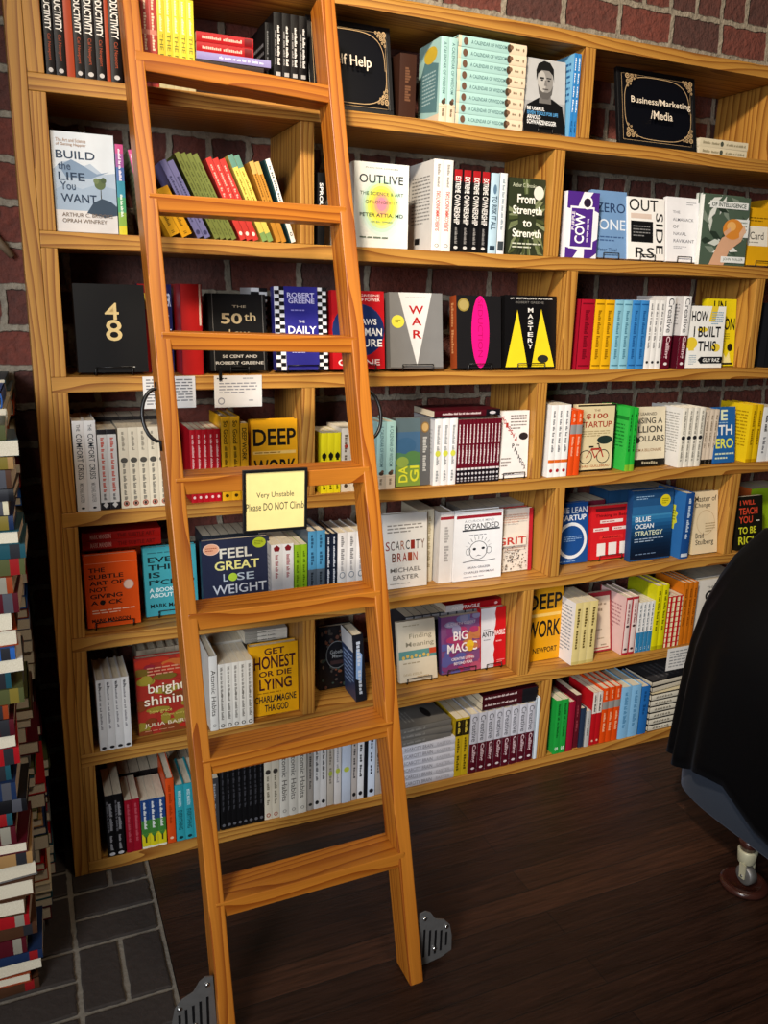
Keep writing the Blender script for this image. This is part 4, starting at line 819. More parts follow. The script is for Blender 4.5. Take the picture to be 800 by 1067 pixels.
run(4, 84, 172, 6, 434, '2b2624', [], 'dark book standing behind the cream paperbacks', 'the corner post end', D=.11, y=.17, rear=True)
run(4, 199.8, 231, 5, 447.5, 'b01320', [sl((3,4,10,), .3, .93, 'e9b9b4', .42), o(.5, .07, .22, .02, 'e9c9c4')], 'crimson paperback spine with pale script', 'the near ladder rail', D=.14, y=.012, group='crimson paperbacks on the fourth shelf')
run(4, 232, 251, 2, 434, 'd9a31a', [s('So Good', .68, .95, '4a3508', .5, .5, 1), sl((4,6,), .36, .65, '4a3508', .45), o(.5, .06, .2, .02, '3a2a08')], 'tall mustard spine with dark lettering', 'the crimson group', D=.15, y=.012, hard=True)
run(4, 251.6, 259.4, 1, 441, 'dca21c', [s('DEEP WORK', .52, .94, '17130c', .6, .5, 1), s('NEWPORT', .1, .4, '4a3a10', .4)], '', '', D=.15, y=.012, label='yellow spine with black capitals beside the yellow cover, fourth shelf')
DW = [r(0, 0, 1, 1, 'dc9c16'), t('DEEP', .05, .66, .97, .88, '141210', 1), t('WORK', .05, .24, .97, .48, '141210', 1), r(.04, .55, .96, .59, 'e8c06a'), ln(.08, .555, .92, .585, 1, '8c5c10'), t('CAL NEWPORT', .12, .08, .88, .15, '3a2a10', 1)]
face(4, 263, 313, 437, .03, 'dc9c16', DW, 'yellow cover with huge black capitals behind the hanging notice', y=.03, lean=.05, hard=True)
run(4, 334, 354.5, 3, 451, 'e3d21c', [o(.5, .62, .36, .05, '17170f'), p([(.3, .55), (.7, .55), (.6, .68), (.4, .68)], '17170f'), sl((7,), .1, .5, '6a6208', .4), o(.5, .08, .2, .02, '4a4408')], 'bright yellow paperback spine with a small black figure', 'the divider', D=.13, y=.012, group='bright yellow paperbacks on the fourth shelf')
run(4, 355.2, 374, 2, 446, 'd8ccba', [sl((7,), .3, .9, '6a5a4a', .5), o(.5, .72, .2, .03, 'a03a2a'), o(.5, .1, .2, .03, '4a3a2a')], 'beige paperback spine', 'the bright yellow group', D=.13, y=.012)
run(4, 391.5, 411, 2, 439.5, 'a8cfcb', CW_ART, 'pale teal hardcover spine with cream foot', 'the far ladder rail', D=.135, y=.008, hard=True)
GRN = [r(0, 0, 1, 1, '5f7f5c'), r(0, .75, .78, 1, '5d7078'), r(0, .5, .78, .8, '47698c'), r(0, .3, .78, .5, '4d7a5a'), r(0, 0, .78, .3, '7a9440'), o(.3, .6, .3, .12, '3d6388'), o(.5, .42, .24, .1, '557f4c'), o(.2, .36, .18, .08, '8aa04a'), r(.72, 0, 1, 1, '5f5f60'),
       su('DA', .06, .3, 'd6d63c', .26, .22, 1), su('GI', .06, .3, 'd6d63c', .26, .55, 1), o(.86, .86, .12, .08, 'c2a06a'), ring(.86, .86, .12, .08, .25, '8a6a3c'), sl((7,), .2, .72, 'b9b9b6', .12, .86)]
face(4, 411.8, 447, 435.5, .03, '5b5c5a', GRN, 'green and blue landscape cover with a grey border, fourth shelf', y=.02, lean=.06, hard=True, spine_col='4a4a4a')
run(4, 450.5, 474, 3, 436, 'eae8e8', [sl((14,), .3, .9, '8d8f90', .4), o(.5, .48, .34, .045, 'cfd04a'), sl((3,4,), .06, .22, '8d8f90', .35)], 'white hardcover spine with a yellow-green dot', 'the landscape cover', D=.15, y=.01, hard=True, back=[r(0, 0, 1, 1, 'd9dade'), ln(.2, .4, .9, .85, 8, 'b5b6bc')])
Hm, Wm = run(4, 474.6, 519, 12, 436.5, '5e0f1e', [sl((12,), .3, .92, 'e9dcdc', .46, .5, 1), r(0, 0, 1, .22, '17141a'), r(.1, .21, .9, .24, 'd9d2d2'), o(.5, .15, .3, .02, 'c9c4c8'), o(.5, .08, .3, .015, 'c9c4c8'), o(.5, .04, .3, .012, '9a959a')], 'maroon paperback spine with white capitals and black foot', 'the three white hardcovers', D=.14, y=.01, group='maroon paperbacks on the fourth shelf')
lstack(4, 452, 521, 1, .0195, .14, '4a0d18', [tl((12,5,3,), .12, .3, .7, .7, 'd9c4c4', 1), r(.78, 0, 1, 1, '141116'), o(.88, .5, .05, .25, 'c9c4c8')], '', y=.004, z0=ZT[4]+.0008+max(Hm, sh(sx(462, .01, ZT[4]), .01, ZT[4], 436))+.004, labels=['maroon book lying across the tops of the maroon spines, fourth shelf'])
ODY = [r(0, 0, 1, 1, 'ece6e2'), ln(.35, .72, .92, .95, 5, '7c706c'), o(.82, .62, .16, .055, '2b2426'), ln(.06, .16, .4, .32, 3, '8d827c'), ln(.1, .04, .75, .08, 1, '7c706c')]
for i, c in enumerate('NOISSAP'): u, v = .03+i*.078, .86-i*.052; ODY.append(t(c, u+.085, v+.07, u, v, 'b0382e', 1))   # set upside down, reading upwards
ODY.append(t('the', .56, .475, .68, .51, '6a605c'))
for i, c in enumerate('PARADOX'): u, v = .42+i*.07, .45-i*.055; ODY.append(t(c, u, v, u+.08, v+.065, '3a3234', 1))
face(4, 519.5, 556, 428, .018, 'e8e2de', ODY, 'white cover with diagonal red and black capitals beside the divider', y=.02, lean=.05, ez='pale wire easel before the cover with diagonal capitals', ew=.08)
run(4, 569.5, 589.5, 3, 422, 'eeecea', [sl((5,4,3,), .35, .92, '6c6c70', .45, .5, 1), r(0, .2, 1, .245, 'd9661e'), o(.5, .09, .25, .025, 'a8262a')], 'white spine with an orange band near the foot', 'the divider', D=.14, y=.006)
run(4, 590.3, 602.3, 2, 427.5, 'dd4a16', [r(0, .64, 1, .78, '8f8f8f'), sl((7,), .3, .6, 'f0b090', .45), sl((4,), .82, .95, 'f0b090', .45)], 'orange spine with a grey band', 'the white spines', D=.15, y=.01, hard=True)
BIKE = [r(0, 0, 1, 1, '17140f'), r(.0, .025, .96, .975, 'd9c9a0'), t('THE', .42, .9, .58, .93, '6c3a26'), t('$100', .22, .78, .78, .87, 'a2402c', 1), t('STARTUP', .08, .66, .9, .75, 'a2402c', 1), ln(.14, .52, .86, .62, 3, 'a8946c'), o(.74, .47, .2, .065, '22302c'), ring(.27, .22, .17, .105, .12, '2a2422'), ring(.72, .22, .17, .105, .12, '2a2422'),
        p([(.27, .21), (.29, .21), (.42, .34), (.4, .34)], 'a82c22'), p([(.4, .32), (.62, .33), (.62, .35), (.4, .35)], 'a82c22'), p([(.62, .35), (.65, .36), (.74, .21), (.71, .21)], 'a82c22'), p([(.4, .33), (.43, .33), (.52, .21), (.49, .21)], 'a82c22'), p([(.49, .2), (.63, .33), (.65, .33), (.52, .2)], 'a82c22'), r(.34, .36, .46, .385, '2a2422'), p([(.6, .34), (.63, .34), (.6, .42), (.54, .42), (.54, .405), (.58, .405)], '2a2422'), t('CHRIS GUILLEBEAU', .12, .06, .9, .095, 'b06a3a')]
face(4, 598, 637.5, 421.5, .028, 'd9c9a0', BIKE, 'cream cover with a red bicycle in a black border, fourth shelf', y=.045, lean=.03, hard=True)
run(4, 650, 659.5, 2, 425, '23a838', [sl((5,), .3, .9, '0d5a1a', .5), r(0, 0, 1, .1, '7fae2c')], 'bright green hardcover spine', 'the bicycle cover', D=.15, y=.012, hard=True, back=[r(0, 0, 1, 1, '35b446'), r(0, .8, 1, .86, '1c7a2c'), ln(.12, .3, .88, .75, 8, '1c7a2c'), r(.12, .06, .4, .16, 'e0e6dc')])
face(4, 655, 692, 424, .03, 'd8cdb0', [r(0, 0, 1, 1, 'dacfb4'), t('I LEARNED', .25, .86, .75, .91, '5a5346', 1), t('RAISING A', .04, .72, .92, .82, '3f3a32', 1), t('BILLION', .04, .57, .92, .68, '3f3a32', 1), t('DOLLARS', .1, .42, .97, .52, '3f3a32', 1), o(.2, .44, .1, .05, '3f3a32'), t('FROM A BILLIONAIRE', .1, .25, .9, .3, '8a5a2c'), r(0, 0, 1, .12, '17140f'), tl((7,), .35, .035, .8, .085, 'a39a80')],
     'cream cover with heavy dark capitals and a black foot, fourth shelf', y=.05, lean=.12, hard=True)
run(4, 704.8, 728.3, 4, 425, 'e6e0d2', [o(.5, .5, .34, .035, '26262a'), sl((4,8,), .56, .95, '8d887c', .4), sl((3,8,), .1, .44, '8d887c', .4)], 'ivory hardcover spine with a dark dot', 'the cream cover with heavy capitals', D=.16, y=.01, hard=True, back=[r(0, 0, 1, 1, 'dedcd8'), ln(.1, .2, .92, .92, 16, 'a5a39e')])
run(4, 729, 743, 3, 427, 'd9c8b4', [r(0, 0, 1, .09, '17140f'), sl((3,6,), .3, .9, '8d7c68', .4)], 'thin beige spine with black foot', 'the ivory hardcovers', D=.13, y=.03)
face(4, 743.5, 765, 424, .022, '1f5a9e', [r(0, 0, 1, 1, '235f9f'), t('E', .3, .76, .62, .95, 'e6ecc4', 1), t('ITH', .1, .5, .86, .68, 'f0f0f0', 1), t('ERO', .08, .26, .92, .44, 'e6e65a', 1), ln(.1, .7, .9, .74, 1, 'a8c4dc'), ln(.05, .05, .95, .2, 2, 'd0dcc0')], 'blue cover with stacked white and yellow capitals, fourth shelf', y=.02, lean=.14)
run(4, 776, 788, 2, 422, 'e0b60e', [sl((8,), .3, .9, '8d6a04', .5), r(0, .0, 1, .06, 'b98c06')], 'yellow spine with its back cover showing', 'the blue cover with capitals', D=.15, y=.012, hard=True, back=[r(0, 0, 1, 1, 'e6c41a'), ln(.12, .2, .9, .9, 12, 'a8860c')])
run(4, 788.5, 806, 2, 424, 'e6e6e6', [sl((5,), .55, .85, '1c1c20', .6, .5, 1), sl((2,4,), .15, .45, '6a6a70', .4)], 'white spine with black capitals', 'the yellow spines', D=.14, y=.012)

# ---------------------------------------------------------------- fifth shelf
ORA = 'd9480f'
SUB = [r(0, 0, 1, 1, 'de4f10'), r(0, .88, 1, .885, 'e9a07a'), t('THE', .08, .76, .38, .82, '20140e', 1), t('SUBTLE', .08, .67, .72, .73, '20140e', 1), t('ART OF', .08, .58, .72, .64, '20140e', 1), t('NOT', .08, .49, .4, .55, '20140e', 1), t('GIVING', .08, .4, .68, .46, '20140e', 1), t('A F CK', .08, .31, .68, .37, '20140e', 1), o(.3, .34, .05, .035, '20140e'), o(.81, .56, .1, .07, 'e8c2ac'), ring(.81, .56, .1, .07, .12, 'b98c7a'), ln(.1, .18, .9, .25, 2, 'f0c4a4'), t('MARK MANSON', .08, .07, .8, .12, '3a1a0c', 1)]
face(5, 92, 147, 577, .026, ORA, SUB, 'orange cover with heavy black capitals on an easel, fifth shelf', vb=654, lean=.1, hard=True, ez='wire easel before the orange cover, fifth shelf', ew=.1)
run(5, 89, 150, 5, 566, 'b93a12', [sl((3,6,3,), .2, .9, '5a1a08', .5)], 'orange spine standing behind the orange cover', 'the corner post', D=.12, y=.158, rear=True)
zt = ZT[5]+sh(.14, .158, ZT[5], 566)+.004
lstack(5, 86, 168, 2, .024, .13, 'a5160f', [t('MARK MANSON', .1, .2, .36, .8, 'e0a090', 1), ln(.4, .3, .9, .7, 1, '5c0a08'), t('THE SUBTLE ART', .44, .25, .92, .75, '6c0c08', 1)], '', y=.085, z0=zt, labels=['lower red book lying on the spines behind the orange cover', 'upper red book lying on the spines behind the orange cover'])
EVE = [r(0, 0, 1, 1, '3f9aa6'), ln(.08, .9, .92, .94, 1, '2a6a74'), t('EVERY', .08, .78, .9, .86, '12262a', 1), t('THING', .08, .67, .9, .75, '12262a', 1), t('IS', .08, .56, .3, .64, '12262a', 1), t('F*CKED', .08, .45, .95, .53, '12262a', 1), t('A BOOK', .08, .35, .55, .41, 'dcecec', 1), t('ABOUT HOPE', .08, .27, .9, .33, 'dcecec', 1), t('MARK MANSON', .08, .12, .92, .18, '12262a', 1)]
face(5, 153, 207, 569, .026, '3f9aa6', EVE, 'teal cover with black capitals partly behind the ladder rail, fifth shelf', vb=642, lean=.1, hard=True, ez='wire easel before the teal cover, fifth shelf', ew=.08)
FEEL = [r(0, 0, 1, 1, '262b42'), o(.14, .88, .12, .075, 'e0a484'), ring(.14, .88, .12, .075, .08, 'f0ccb8'), ln(.06, .85, .22, .91, 2, 'a85a3c'), o(.85, .92, .1, .07, 'a8b82c'), ln(.78, .89, .92, .95, 3, '5c6a14'), t('FEEL', .26, .75, .74, .88, 'd2cfc4', 1), t('GREAT', .18, .59, .84, .71, 'e0da8a', 1), t('L', .3, .44, .37, .54, 'aebccb'), t('SE', .5, .44, .76, .54, 'aebccb'), o(.44, .49, .065, .055, 'a8c83c'), t('WEIGHT', .14, .27, .94, .395, 'c9cdd6'), ln(.25, .2, .8, .235, 1, '9a9fb0'), tl((2,10,), .2, .06, .85, .11, '9a9fb0')]
face(5, 213, 282.5, 561, .03, '20253a', FEEL, 'navy cover with wide pale capitals and a green apple, fifth shelf', vb=639, lean=.08, hard=True, H=None)
run(5, 213, 276, 7, 556, '2a3038', [], 'dark spine standing behind the navy cover', 'the near ladder rail', D=.12, y=.158, rear=True)
run(5, 283, 306, 2, 567, 'e3e0de', [p([(.3, .9), (.7, .9), (.8, .95), (.5, .99), (.2, .95)], '7a1a22'), sl((5,4,), .5, .85, 'a8666a', .3), s('Quiet', .06, .3, '8d8a8a', .6)], 'white paperback spine with a small red shape', 'the navy cover', D=.14, y=.008, back=[r(0, 0, 1, 1, 'd2d0d2'), ln(.1, .2, .9, .85, 10, '9d9ba0')])
run(5, 306.8, 320, 2, 567.5, '86ad1e', [sl((3,2,4,), .2, .9, '4f6c0c', .45)], 'lime green paperback spine', 'the white pair with red shapes', D=.14, y=.008)
run(5, 320.8, 338.4, 2, 553, '4f5a66', [r(0, .5, 1, 1, '4b8cb4'), sl((4,), .55, .95, '274f6c', .5, .5, 1), sl((5,), .08, .46, '1c242c', .5, .5, 1)], 'half blue half grey spine', 'the lime green pair', D=.15, y=.01, hard=True)
run(5, 339, 350.5, 2, 556, '161d2e', [sl((4,12,), .08, .95, 'c9ced8', .45, .5, 1)], 'navy spine with white lettering', 'the half blue pair', D=.15, y=.012, hard=True)
run(5, 351.2, 379.5, 3, 554, 'dedad8', [sl((6,), .62, .95, '7d7a7a', .4), ring(.5, .4, .3, .045, .25, '6d7a86'), sl((6,), .05, .3, '7d7a7a', .35), sl((5,), .46, .6, '9a9696', .3)], 'white hardcover spine with a pale ring', 'the navy spines', D=.15, y=.012, hard=True)
SCB = [r(0, 0, 1, 1, 'e2ded8'), ln(.1, .74, .9, .87, 3, '8d8780')]+[t(c, .06+i*.113, .52, .06+i*.113+.09, .64, q, 0) for i, (c, q) in enumerate(zip('SCARCITY', ['8f2c22', '5a3a30', '3d3a36', '9a5a3a', '2f3a3c', '8f2c22', '4a4440', '7a5a4a']))]+[t(c, .2+i*.12, .36, .2+i*.12+.095, .48, q, 0) for i, (c, q) in enumerate(zip('BRAIN', ['6a3a2a', '9a3a2c', '8f2c22', 'a04a30', 'b0442c']))]+[t('MICHAEL', .16, .22, .86, .28, '77736e'), t('EASTER', .22, .12, .8, .18, '77736e'), ln(.15, .05, .85, .08, 1, 'a8a49e')]
face(5, 399, 444.5, 535, .026, 'e2ded8', SCB, 'white cover with coloured capitals beside the far ladder rail, fifth shelf', vb=613, lean=.07, hard=True)
run(5, 433, 449.5, 2, 531, 'd9cfb6', [sl((3,7,4,), .2, .9, 'a89a7a', .4)], 'cream spine set back', 'the white cover with coloured capitals', D=.13, y=.10)
run(5, 456, 470, 1, 534, 'e4e0de', [r(0, .9, 1, .94, '9c2430'), sl((6,), .3, .8, 'b0acaa', .4)], '', '', D=.1, y=.07, hard=True, label='white hardcover spine with a red stripe set back, fifth shelf', back=[r(0, 0, 1, 1, 'dcd8d6')])
FACE_ = [r(0, 0, 1, 1, 'ebebee'), r(.04, .9, .97, .945, '96202e'), t('A CURIOUS MIND', .2, .84, .82, .875, '9a9aa2'), t('EXPANDED', .2, .74, .92, .82, '2a2a30', 0), p([(.16, .715), (.94, .73), (.94, .737), (.16, .722)], '2a2a30'), ln(.3, .64, .85, .67, 1, '8d8d96'), ring(.5, .43, .19, .135, .06, '2a2a30'), o(.42, .45, .035, .018, '2a2a30'), o(.6, .455, .035, .018, '2a2a30'), p([(.44, .34), (.5, .365), (.58, .345), (.5, .355)], '2a2a30'), ring(.72, .42, .06, .05, .12, '2a2a30'), ring(.29, .42, .05, .05, .12, '2a2a30')]
for i in range(9):
    a = PI*(.12+.76*i/8); c, q = math.cos(a), math.sin(a); FACE_.append(p([(.5+.22*c-.004, .43+.155*q), (.5+.22*c+.004, .43+.155*q), (.5+.29*c+.004, .43+.21*q), (.5+.29*c-.004, .43+.21*q)], '2a2a30'))
FACE_ += [p([(.18, .275), (.4, .29), (.6, .272), (.86, .285), (.86, .278), (.6, .264), (.4, .282), (.18, .267)], '2a2a30'), t('BRIAN GRAZER', .28, .17, .75, .2, '7d7d88'), t('CHARLES FISHMAN', .2, .1, .84, .13, '7d7d88'), ln(.2, .04, .85, .065, 1, 'b0b0b8')]
face(5, 472, 521.5, 532, .03, 'eaeaec', FACE_, 'white cover with a drawn weeping sun face under a red bar, fifth shelf', vb=604, lean=.04, hard=True)
rl = random.Random(12); GRT = [r(0, 0, 1, 1, 'e3d9cc')]+[o(rl.uniform(.05, .88), abs(rl.gauss(0, .22)) % .9+.03, rl.uniform(.006, .025), rl.uniform(.004, .016), rl.choice(['4a4440', '6d655e', '8d7a6c'])) for i in range(110)]+[r(.9, 0, 1, 1, 'b0202c'), ln(.2, .78, .85, .93, 4, 'c9a090'), r(.2, .42, .85, .58, 'e6ddd0'), t('GRIT', .1, .44, .84, .56, 'c23a2e', 1), ln(.3, .34, .85, .4, 2, 'b08d7c')]
face(5, 511, 551.5, 530, .032, 'b0202c', GRT, 'cream speckled cover with red capitals and red edge, fifth shelf', vb=596, lean=.06, hard=True)
run(5, 476, 552, 5, 527, '8f8880', [], 'grey-brown spine standing behind the weeping sun cover', 'the far ladder rail', D=.1, y=.178, rear=True)
LS = [r(0, 0, 1, 1, '1d4b8e'), t('THE LEAN', .04, .83, .97, .93, 'eef0f4', 1), t('STARTUP', .04, .71, .94, .8, 'eef0f4', 1), ring(.5, .38, .47, .3, .18, 'e6e8ec'), ln(.25, .36, .8, .46, 3, '8fb0d8'), ln(.1, .02, .9, .06, 1, '7fa0cc')]
face(5, 578, 611.5, 524, .026, '1d4b8e', LS, 'blue cover with a white ring beside the divider, fifth shelf', vb=588, lean=.1, hard=True)
TB = [r(0, 0, 1, 1, 'd02026'), r(.1, .89, .86, .95, '6c1a20'), t('Thinking in Bets', .1, .77, .9, .84, '5c1014', 1), r(.22, .67, .8, .73, 'ecd8d4'), r(.06, .53, .44, .59, 'ecd8d4'), r(.54, .53, .94, .59, 'ecd8d4'), r(.22, .37, .82, .44, 'e0302c'), t('Annie Duke', .28, .385, .76, .425, '5c1014', 1), r(.16, .07, .37, .3, 'ece4e0'), r(.45, .07, .66, .3, 'ece4e0'), r(.74, .07, .95, .3, 'ece4e0'), ln(.26, .68, .76, .72, 1, 'b04440'), ln(.1, .54, .4, .58, 1, 'b04440'), ln(.58, .54, .9, .58, 1, 'b04440')]
face(5, 614.5, 655, 526, .024, 'c01c22', TB, 'red cover with white label strips and three white bars, fifth shelf', vb=583.3, lean=.08, ez='wire easel before the red cover with white label strips', ew=.1)
BO_ = [r(0, 0, 1, 1, '1d4a7c')]+[r(0, .62-.05*i, 1, .68-.05*i, c) for i, c in enumerate(['3f86b4', '2f74a6', '246294', '1d5282', '194672', '163c62', '133253', '112b48', '0f2540', '0e2038', '0d1c32', '0c192d', '0b172a'])]+[r(0, .66, 1, 1, '2c6496'), r(0, .78, 1, 1, '24507e'), r(0, .88, 1, 1, '1e426a'), o(.8, .84, .13, .085, 'd9c81e'), ln(.72, .79, .88, .88, 3, '7a7010'), t('BLUE', .08, .56, .46, .63, 'e6eef4', 1), t('OCEAN', .08, .46, .54, .53, 'e6eef4', 1), t('STRATEGY', .08, .36, .78, .43, 'd2dcc0', 1), ln(.08, .26, .8, .33, 2, 'a0b4cc'), ln(.08, .87, .5, .93, 2, '8fb0d0'), ln(.12, .08, .9, .11, 1, '6f86a6')]
face(5, 655.5, 697, 510.5, .03, '173e6a', BO_, 'deep blue sea cover with a yellow sticker, fifth shelf', vb=583.5, lean=.06, hard=True)
run(5, 628, 690, 5, 509, '1f4266', [sl((4,), .3, .8, '6c8cae', .5)], 'dark blue spine standing behind the deep blue cover', 'the red cover', D=.11, y=.168, rear=True)
run(5, 590, 625, 3, 522, '6a2030', [], 'dark red spine standing behind the ringed blue cover', 'the divider', D=.12, y=.16, rear=True)
run(5, 707.5, 716, 1, 514, '1a4684', [sl((3,7,), .3, .92, 'c2d4e6', .45), r(.1, .03, .9, .08, 'c9d0da')], '', '', D=.15, y=.012, hard=True, label='blue hardcover with a jagged yellow sun on its side, fifth shelf',
    back=[r(0, 0, 1, 1, '2b66a6')]+[p([(.45+.34*math.cos(i*PI/12)*(1 if i % 2 else .82), .6+.26*math.sin(i*PI/12)*(1 if i % 2 else .82)) for i in range(24)], 'c9c93a'), ln(.2, .5, .7, .72, 5, '7a7a1c')])
MC = [r(0, 0, 1, 1, 'dcc9a6'), t('Master of', .08, .84, .94, .93, '2a241c', 0), t('Change', .08, .73, .7, .82, '2a241c', 0), ring(.52, .5, .36, .2, .03, 'b08d66'), t('Brad', .12, .25, .44, .34, '2a241c', 0), t('Stulberg', .12, .12, .84, .23, '2a241c', 0), ln(.5, .34, .9, .5, 4, 'a08a66')]
face(5, 721, 752, 512, .026, 'd0ba92', MC, 'tan cover with dark lower-case lettering leaning by the divider, fifth shelf', vb=577, lean=.14, hard=True)
RI = [r(0, 0, 1, 1, '17160f'), t('I WILL', .1, .84, .7, .93, 'd0452c', 1), t('TEACH', .06, .66, .8, .79, 'd0452c', 1), t('YOU', .06, .5, .6, .63, 'd0452c', 1), t('TO BE', .04, .3, .75, .43, 'd6d630', 1), t('RICH', .04, .1, .8, .25, 'd6d630', 1), ln(.75, .5, .95, .56, 1, 'd9d6c9')]
face(5, 768, 794, 517, .022, '17160f', RI, 'black cover with red and yellow capitals beyond the divider, fifth shelf', vb=573, lean=.16)
run(5, 776, 812, 2, 508, '9ac21e', [], 'lime and orange book standing behind the black cover', 'the end divider', D=.12, y=.15, front=[r(0, .7, 1, 1, 'c9622c')], back=[r(0, 0, 1, .66, '9ac21e'), r(0, .66, 1, 1, 'c9622c'), o(.4, .6, .2, .1, '2a2a2a')])

# ---------------------------------------------------------------- sixth shelf
run(6, 104.5, 138, 4, 707, 'dedbd8', [sl((3,8,3,), .3, .95, '8d8a8c', .25, .4), sl((3,), .86, .96, '3a383a', .4, .5, 1), o(.5, .04, .3, .02, '1f1d1f')], 'white hardcover spine with a black foot mark', 'the corner post', D=.15, y=.004, hard=True, group='white hardcovers beside the multicoloured cover')
rl = random.Random(21); BS = [r(0, 0, 1, 1, '9a2c22')]
for i in range(40):
    u, v = rl.random(), rl.random(); a, b = rl.uniform(.08, .22), rl.uniform(.03, .08)
    BS.append(p([(min(1, max(0, u+a*math.cos(q*PI/6))), min(1, max(0, v+b*math.sin(q*PI/6)))) for q in range(12)], ['a8281c', 'b5482a', '8c7a2c', '7a3a1c', 'a03026', '95872f', 'b0301f', '6f5a22', '8a2230', 'b8602c'][int((v*6+rl.random()*4)) % 10]))
BS += [t('bright', .2, .5, .86, .66, 'ecdfc9', 0), t('shining', .12, .34, .96, .5, 'ecdfc9', 0), t('how grace', .2, .26, .6, .32, 'c9b45a', 0), t('changes everything', .4, .21, .98, .25, 'c9b45a'), t('JULIA BAIRD', .1, .09, .92, .15, 'e0cdb0', 0), ln(.1, .04, .9, .06, 1, 'c08a6a'), ln(.2, .76, .9, .88, 3, 'c98a6c')]
face(6, 145.5, 203, 683, .026, '8f2a20', BS, 'red and green mottled cover with pale lower-case letters behind the ladder', vb=763, lean=.1, hard=True)
run(6, 146, 204, 6, 674, 'a29480', [], 'beige spine standing behind the mottled cover', 'the white hardcovers', D=.12, y=.16, hard=True, rear=True)
run(6, 219.5, 228, 1, 684, 'dcd9d2', [s('Atomic Habits', .2, .82, '4d4a46', .55, .5, 0), ring(.5, .07, .2, .02, .3, '6d6a66')], '', '', D=.16, y=.004, hard=True, label='thick white spine with grey lettering at the near ladder rail, sixth shelf')
run(6, 228.5, 264.5, 5, 690, 'dad5cb', [sl((5,3,6,4,), .42, .95, '77726a', .38), o(.5, .52, .14, .035, '77726a'), sl((8,), .14, .4, '77726a', .34), ring(.5, .05, .3, .028, .35, '2a2624')], 'white paperback spine with a small dark ring', 'the thick white spine', D=.14, y=.006, group='white paperbacks beside the yellow cover')
run(6, 216, 262, 5, 668, 'c4beb2', [], 'pale spine standing behind the white paperbacks', 'the near ladder rail', D=.11, y=.17, rear=True)
GH = [r(0, 0, 1, 1, 'd99f12'), t('GET', .3, .86, .72, .95, '3c1420', 1), t('HONEST', .08, .66, .95, .84, '3c1420', 1), t('OR DIE', .18, .55, .86, .63, '3c1420', 1), t('LYING', .18, .36, .86, .52, '3c1420', 1), ln(.14, .3, .9, .34, 1, '9a6a10'), t('CHARLAMAGNE', .08, .18, .95, .28, '231a22', 1), t('THA GOD', .28, .05, .78, .15, '231a22', 1)]
face(6, 262, 313.5, 671, .028, 'd09812', GH, 'yellow cover with stacked dark red capitals behind the ladder, sixth shelf', vb=744, lean=.05, hard=True)
zt = ZT[6]
run(6, 262, 312, 4, 676, 'b5891f', [], 'ochre spine standing behind the yellow cover', 'the white paperbacks', D=.11, y=.168, rear=True)
zt = ZT[6]+sh(.56, .168, ZT[6], 676)+.035
lstack(6, 255, 299, 3, .0125, .11, 'd6d0c4', [tl((8,), .3, .2, .75, .8, '5a5650', 1), r(.0, .0, .3, 1, '8f8a80')], '', y=.13, z0=zt, labels=['lowest thin book lying above the yellow cover, sixth shelf', 'middle thin book lying above the yellow cover, sixth shelf', 'topmost thin book lying above the yellow cover, sixth shelf'])
rl = random.Random(5); FL = [r(0, 0, 1, 1, '1a1719')]+[o(rl.uniform(.05, .95), rl.uniform(.04, .95), rl.uniform(.02, .06), rl.uniform(.012, .035), rl.choice(['5a3a30', '6d5a4c', '4a4440', '7a4a34', '3a4a44'])) for i in range(70)]+[o(.5, .55, .32, .22, '17171b'), ring(.5, .55, .32, .22, .06, '6d7276'), t('Gabelle', .3, .57, .7, .63, '8d9296'), t('Mann', .36, .5, .64, .56, '8d9296'), r(.3, .4, .7, .46, '3a2a2a')]
face(6, 333, 368, 652, .024, '19171a', FL, 'black floral cover standing set back beyond the divider, sixth shelf', vb=717, lean=.05, hard=True)
run(6, 371, 384, 1, 661, '17181f', [p([(.1, .35), (.6, .3), (.8, .7), (.3, .8)], '7d9ac4'), sl((7,), .1, .9, 'b0b8c6', .4)], '', '', D=.1, y=.02, hard=True, lean=-.08, label='black and pale blue book at the far ladder rail, sixth shelf', back=[r(0, 0, 1, 1, '2b3a5c'), r(0, .75, 1, 1, 'c9c9cc'), ln(.1, .2, .9, .7, 8, '8fa6cc')])
FM = [r(0, 0, 1, 1, 'd6cab4'), ln(.15, .9, .8, .94, 1, 'a89a80'), t('Finding', .3, .68, .9, .78, '8d8470', 0), t('Meaning', .2, .55, .95, .65, '8d8470', 0), r(0, .37, 1, .51, '5c8f8c'), r(.82, .42, 1, .51, 'c24a2c')]+[o(.12+.11*i, .4+.02*(i % 2), .04, .03, 'd9b45c') for i in range(7)]+[r(0, 0, 1, .37, 'd9cdb6'), ln(.1, .28, .8, .33, 1, 'a8987c'), t('DAVID KESSLER', .1, .1, .6, .14, 'b09a74'), ln(.45, .05, .95, .09, 1, 'b09a74')]
face(6, 417, 455.5, 646, .02, 'd6cab4', FM, 'beige cover with a teal band leaning on an easel, sixth shelf', vb=711, lean=.2, ez='pale wire easel before the beige cover with teal band', ew=.09)
rl = random.Random(31); BM = [r(0, 0, 1, 1, '7a4a78')]
for i in range(46):
    u, v = rl.random(), rl.random(); a, b = rl.uniform(.08, .2), rl.uniform(.05, .1)
    c = ['3f5a96', '5a5a9a', '7a3a70', 'a83a64', 'b0506c', '6a3a7c'][min(5, int(u*4+rl.random()*2.2))]
    if v > .75: c = rl.choice(['6f7aa6', '8a86a8', '7a6a96'])
    if u > .6 and .3 < v < .7: c = rl.choice(['b85a5c', 'c0784a', 'a8486a'])
    BM.append(p([(min(1, max(0, u+a*math.cos(q*PI/6))), min(1, max(0, v+b*math.sin(q*PI/6)))) for q in range(12)], c))
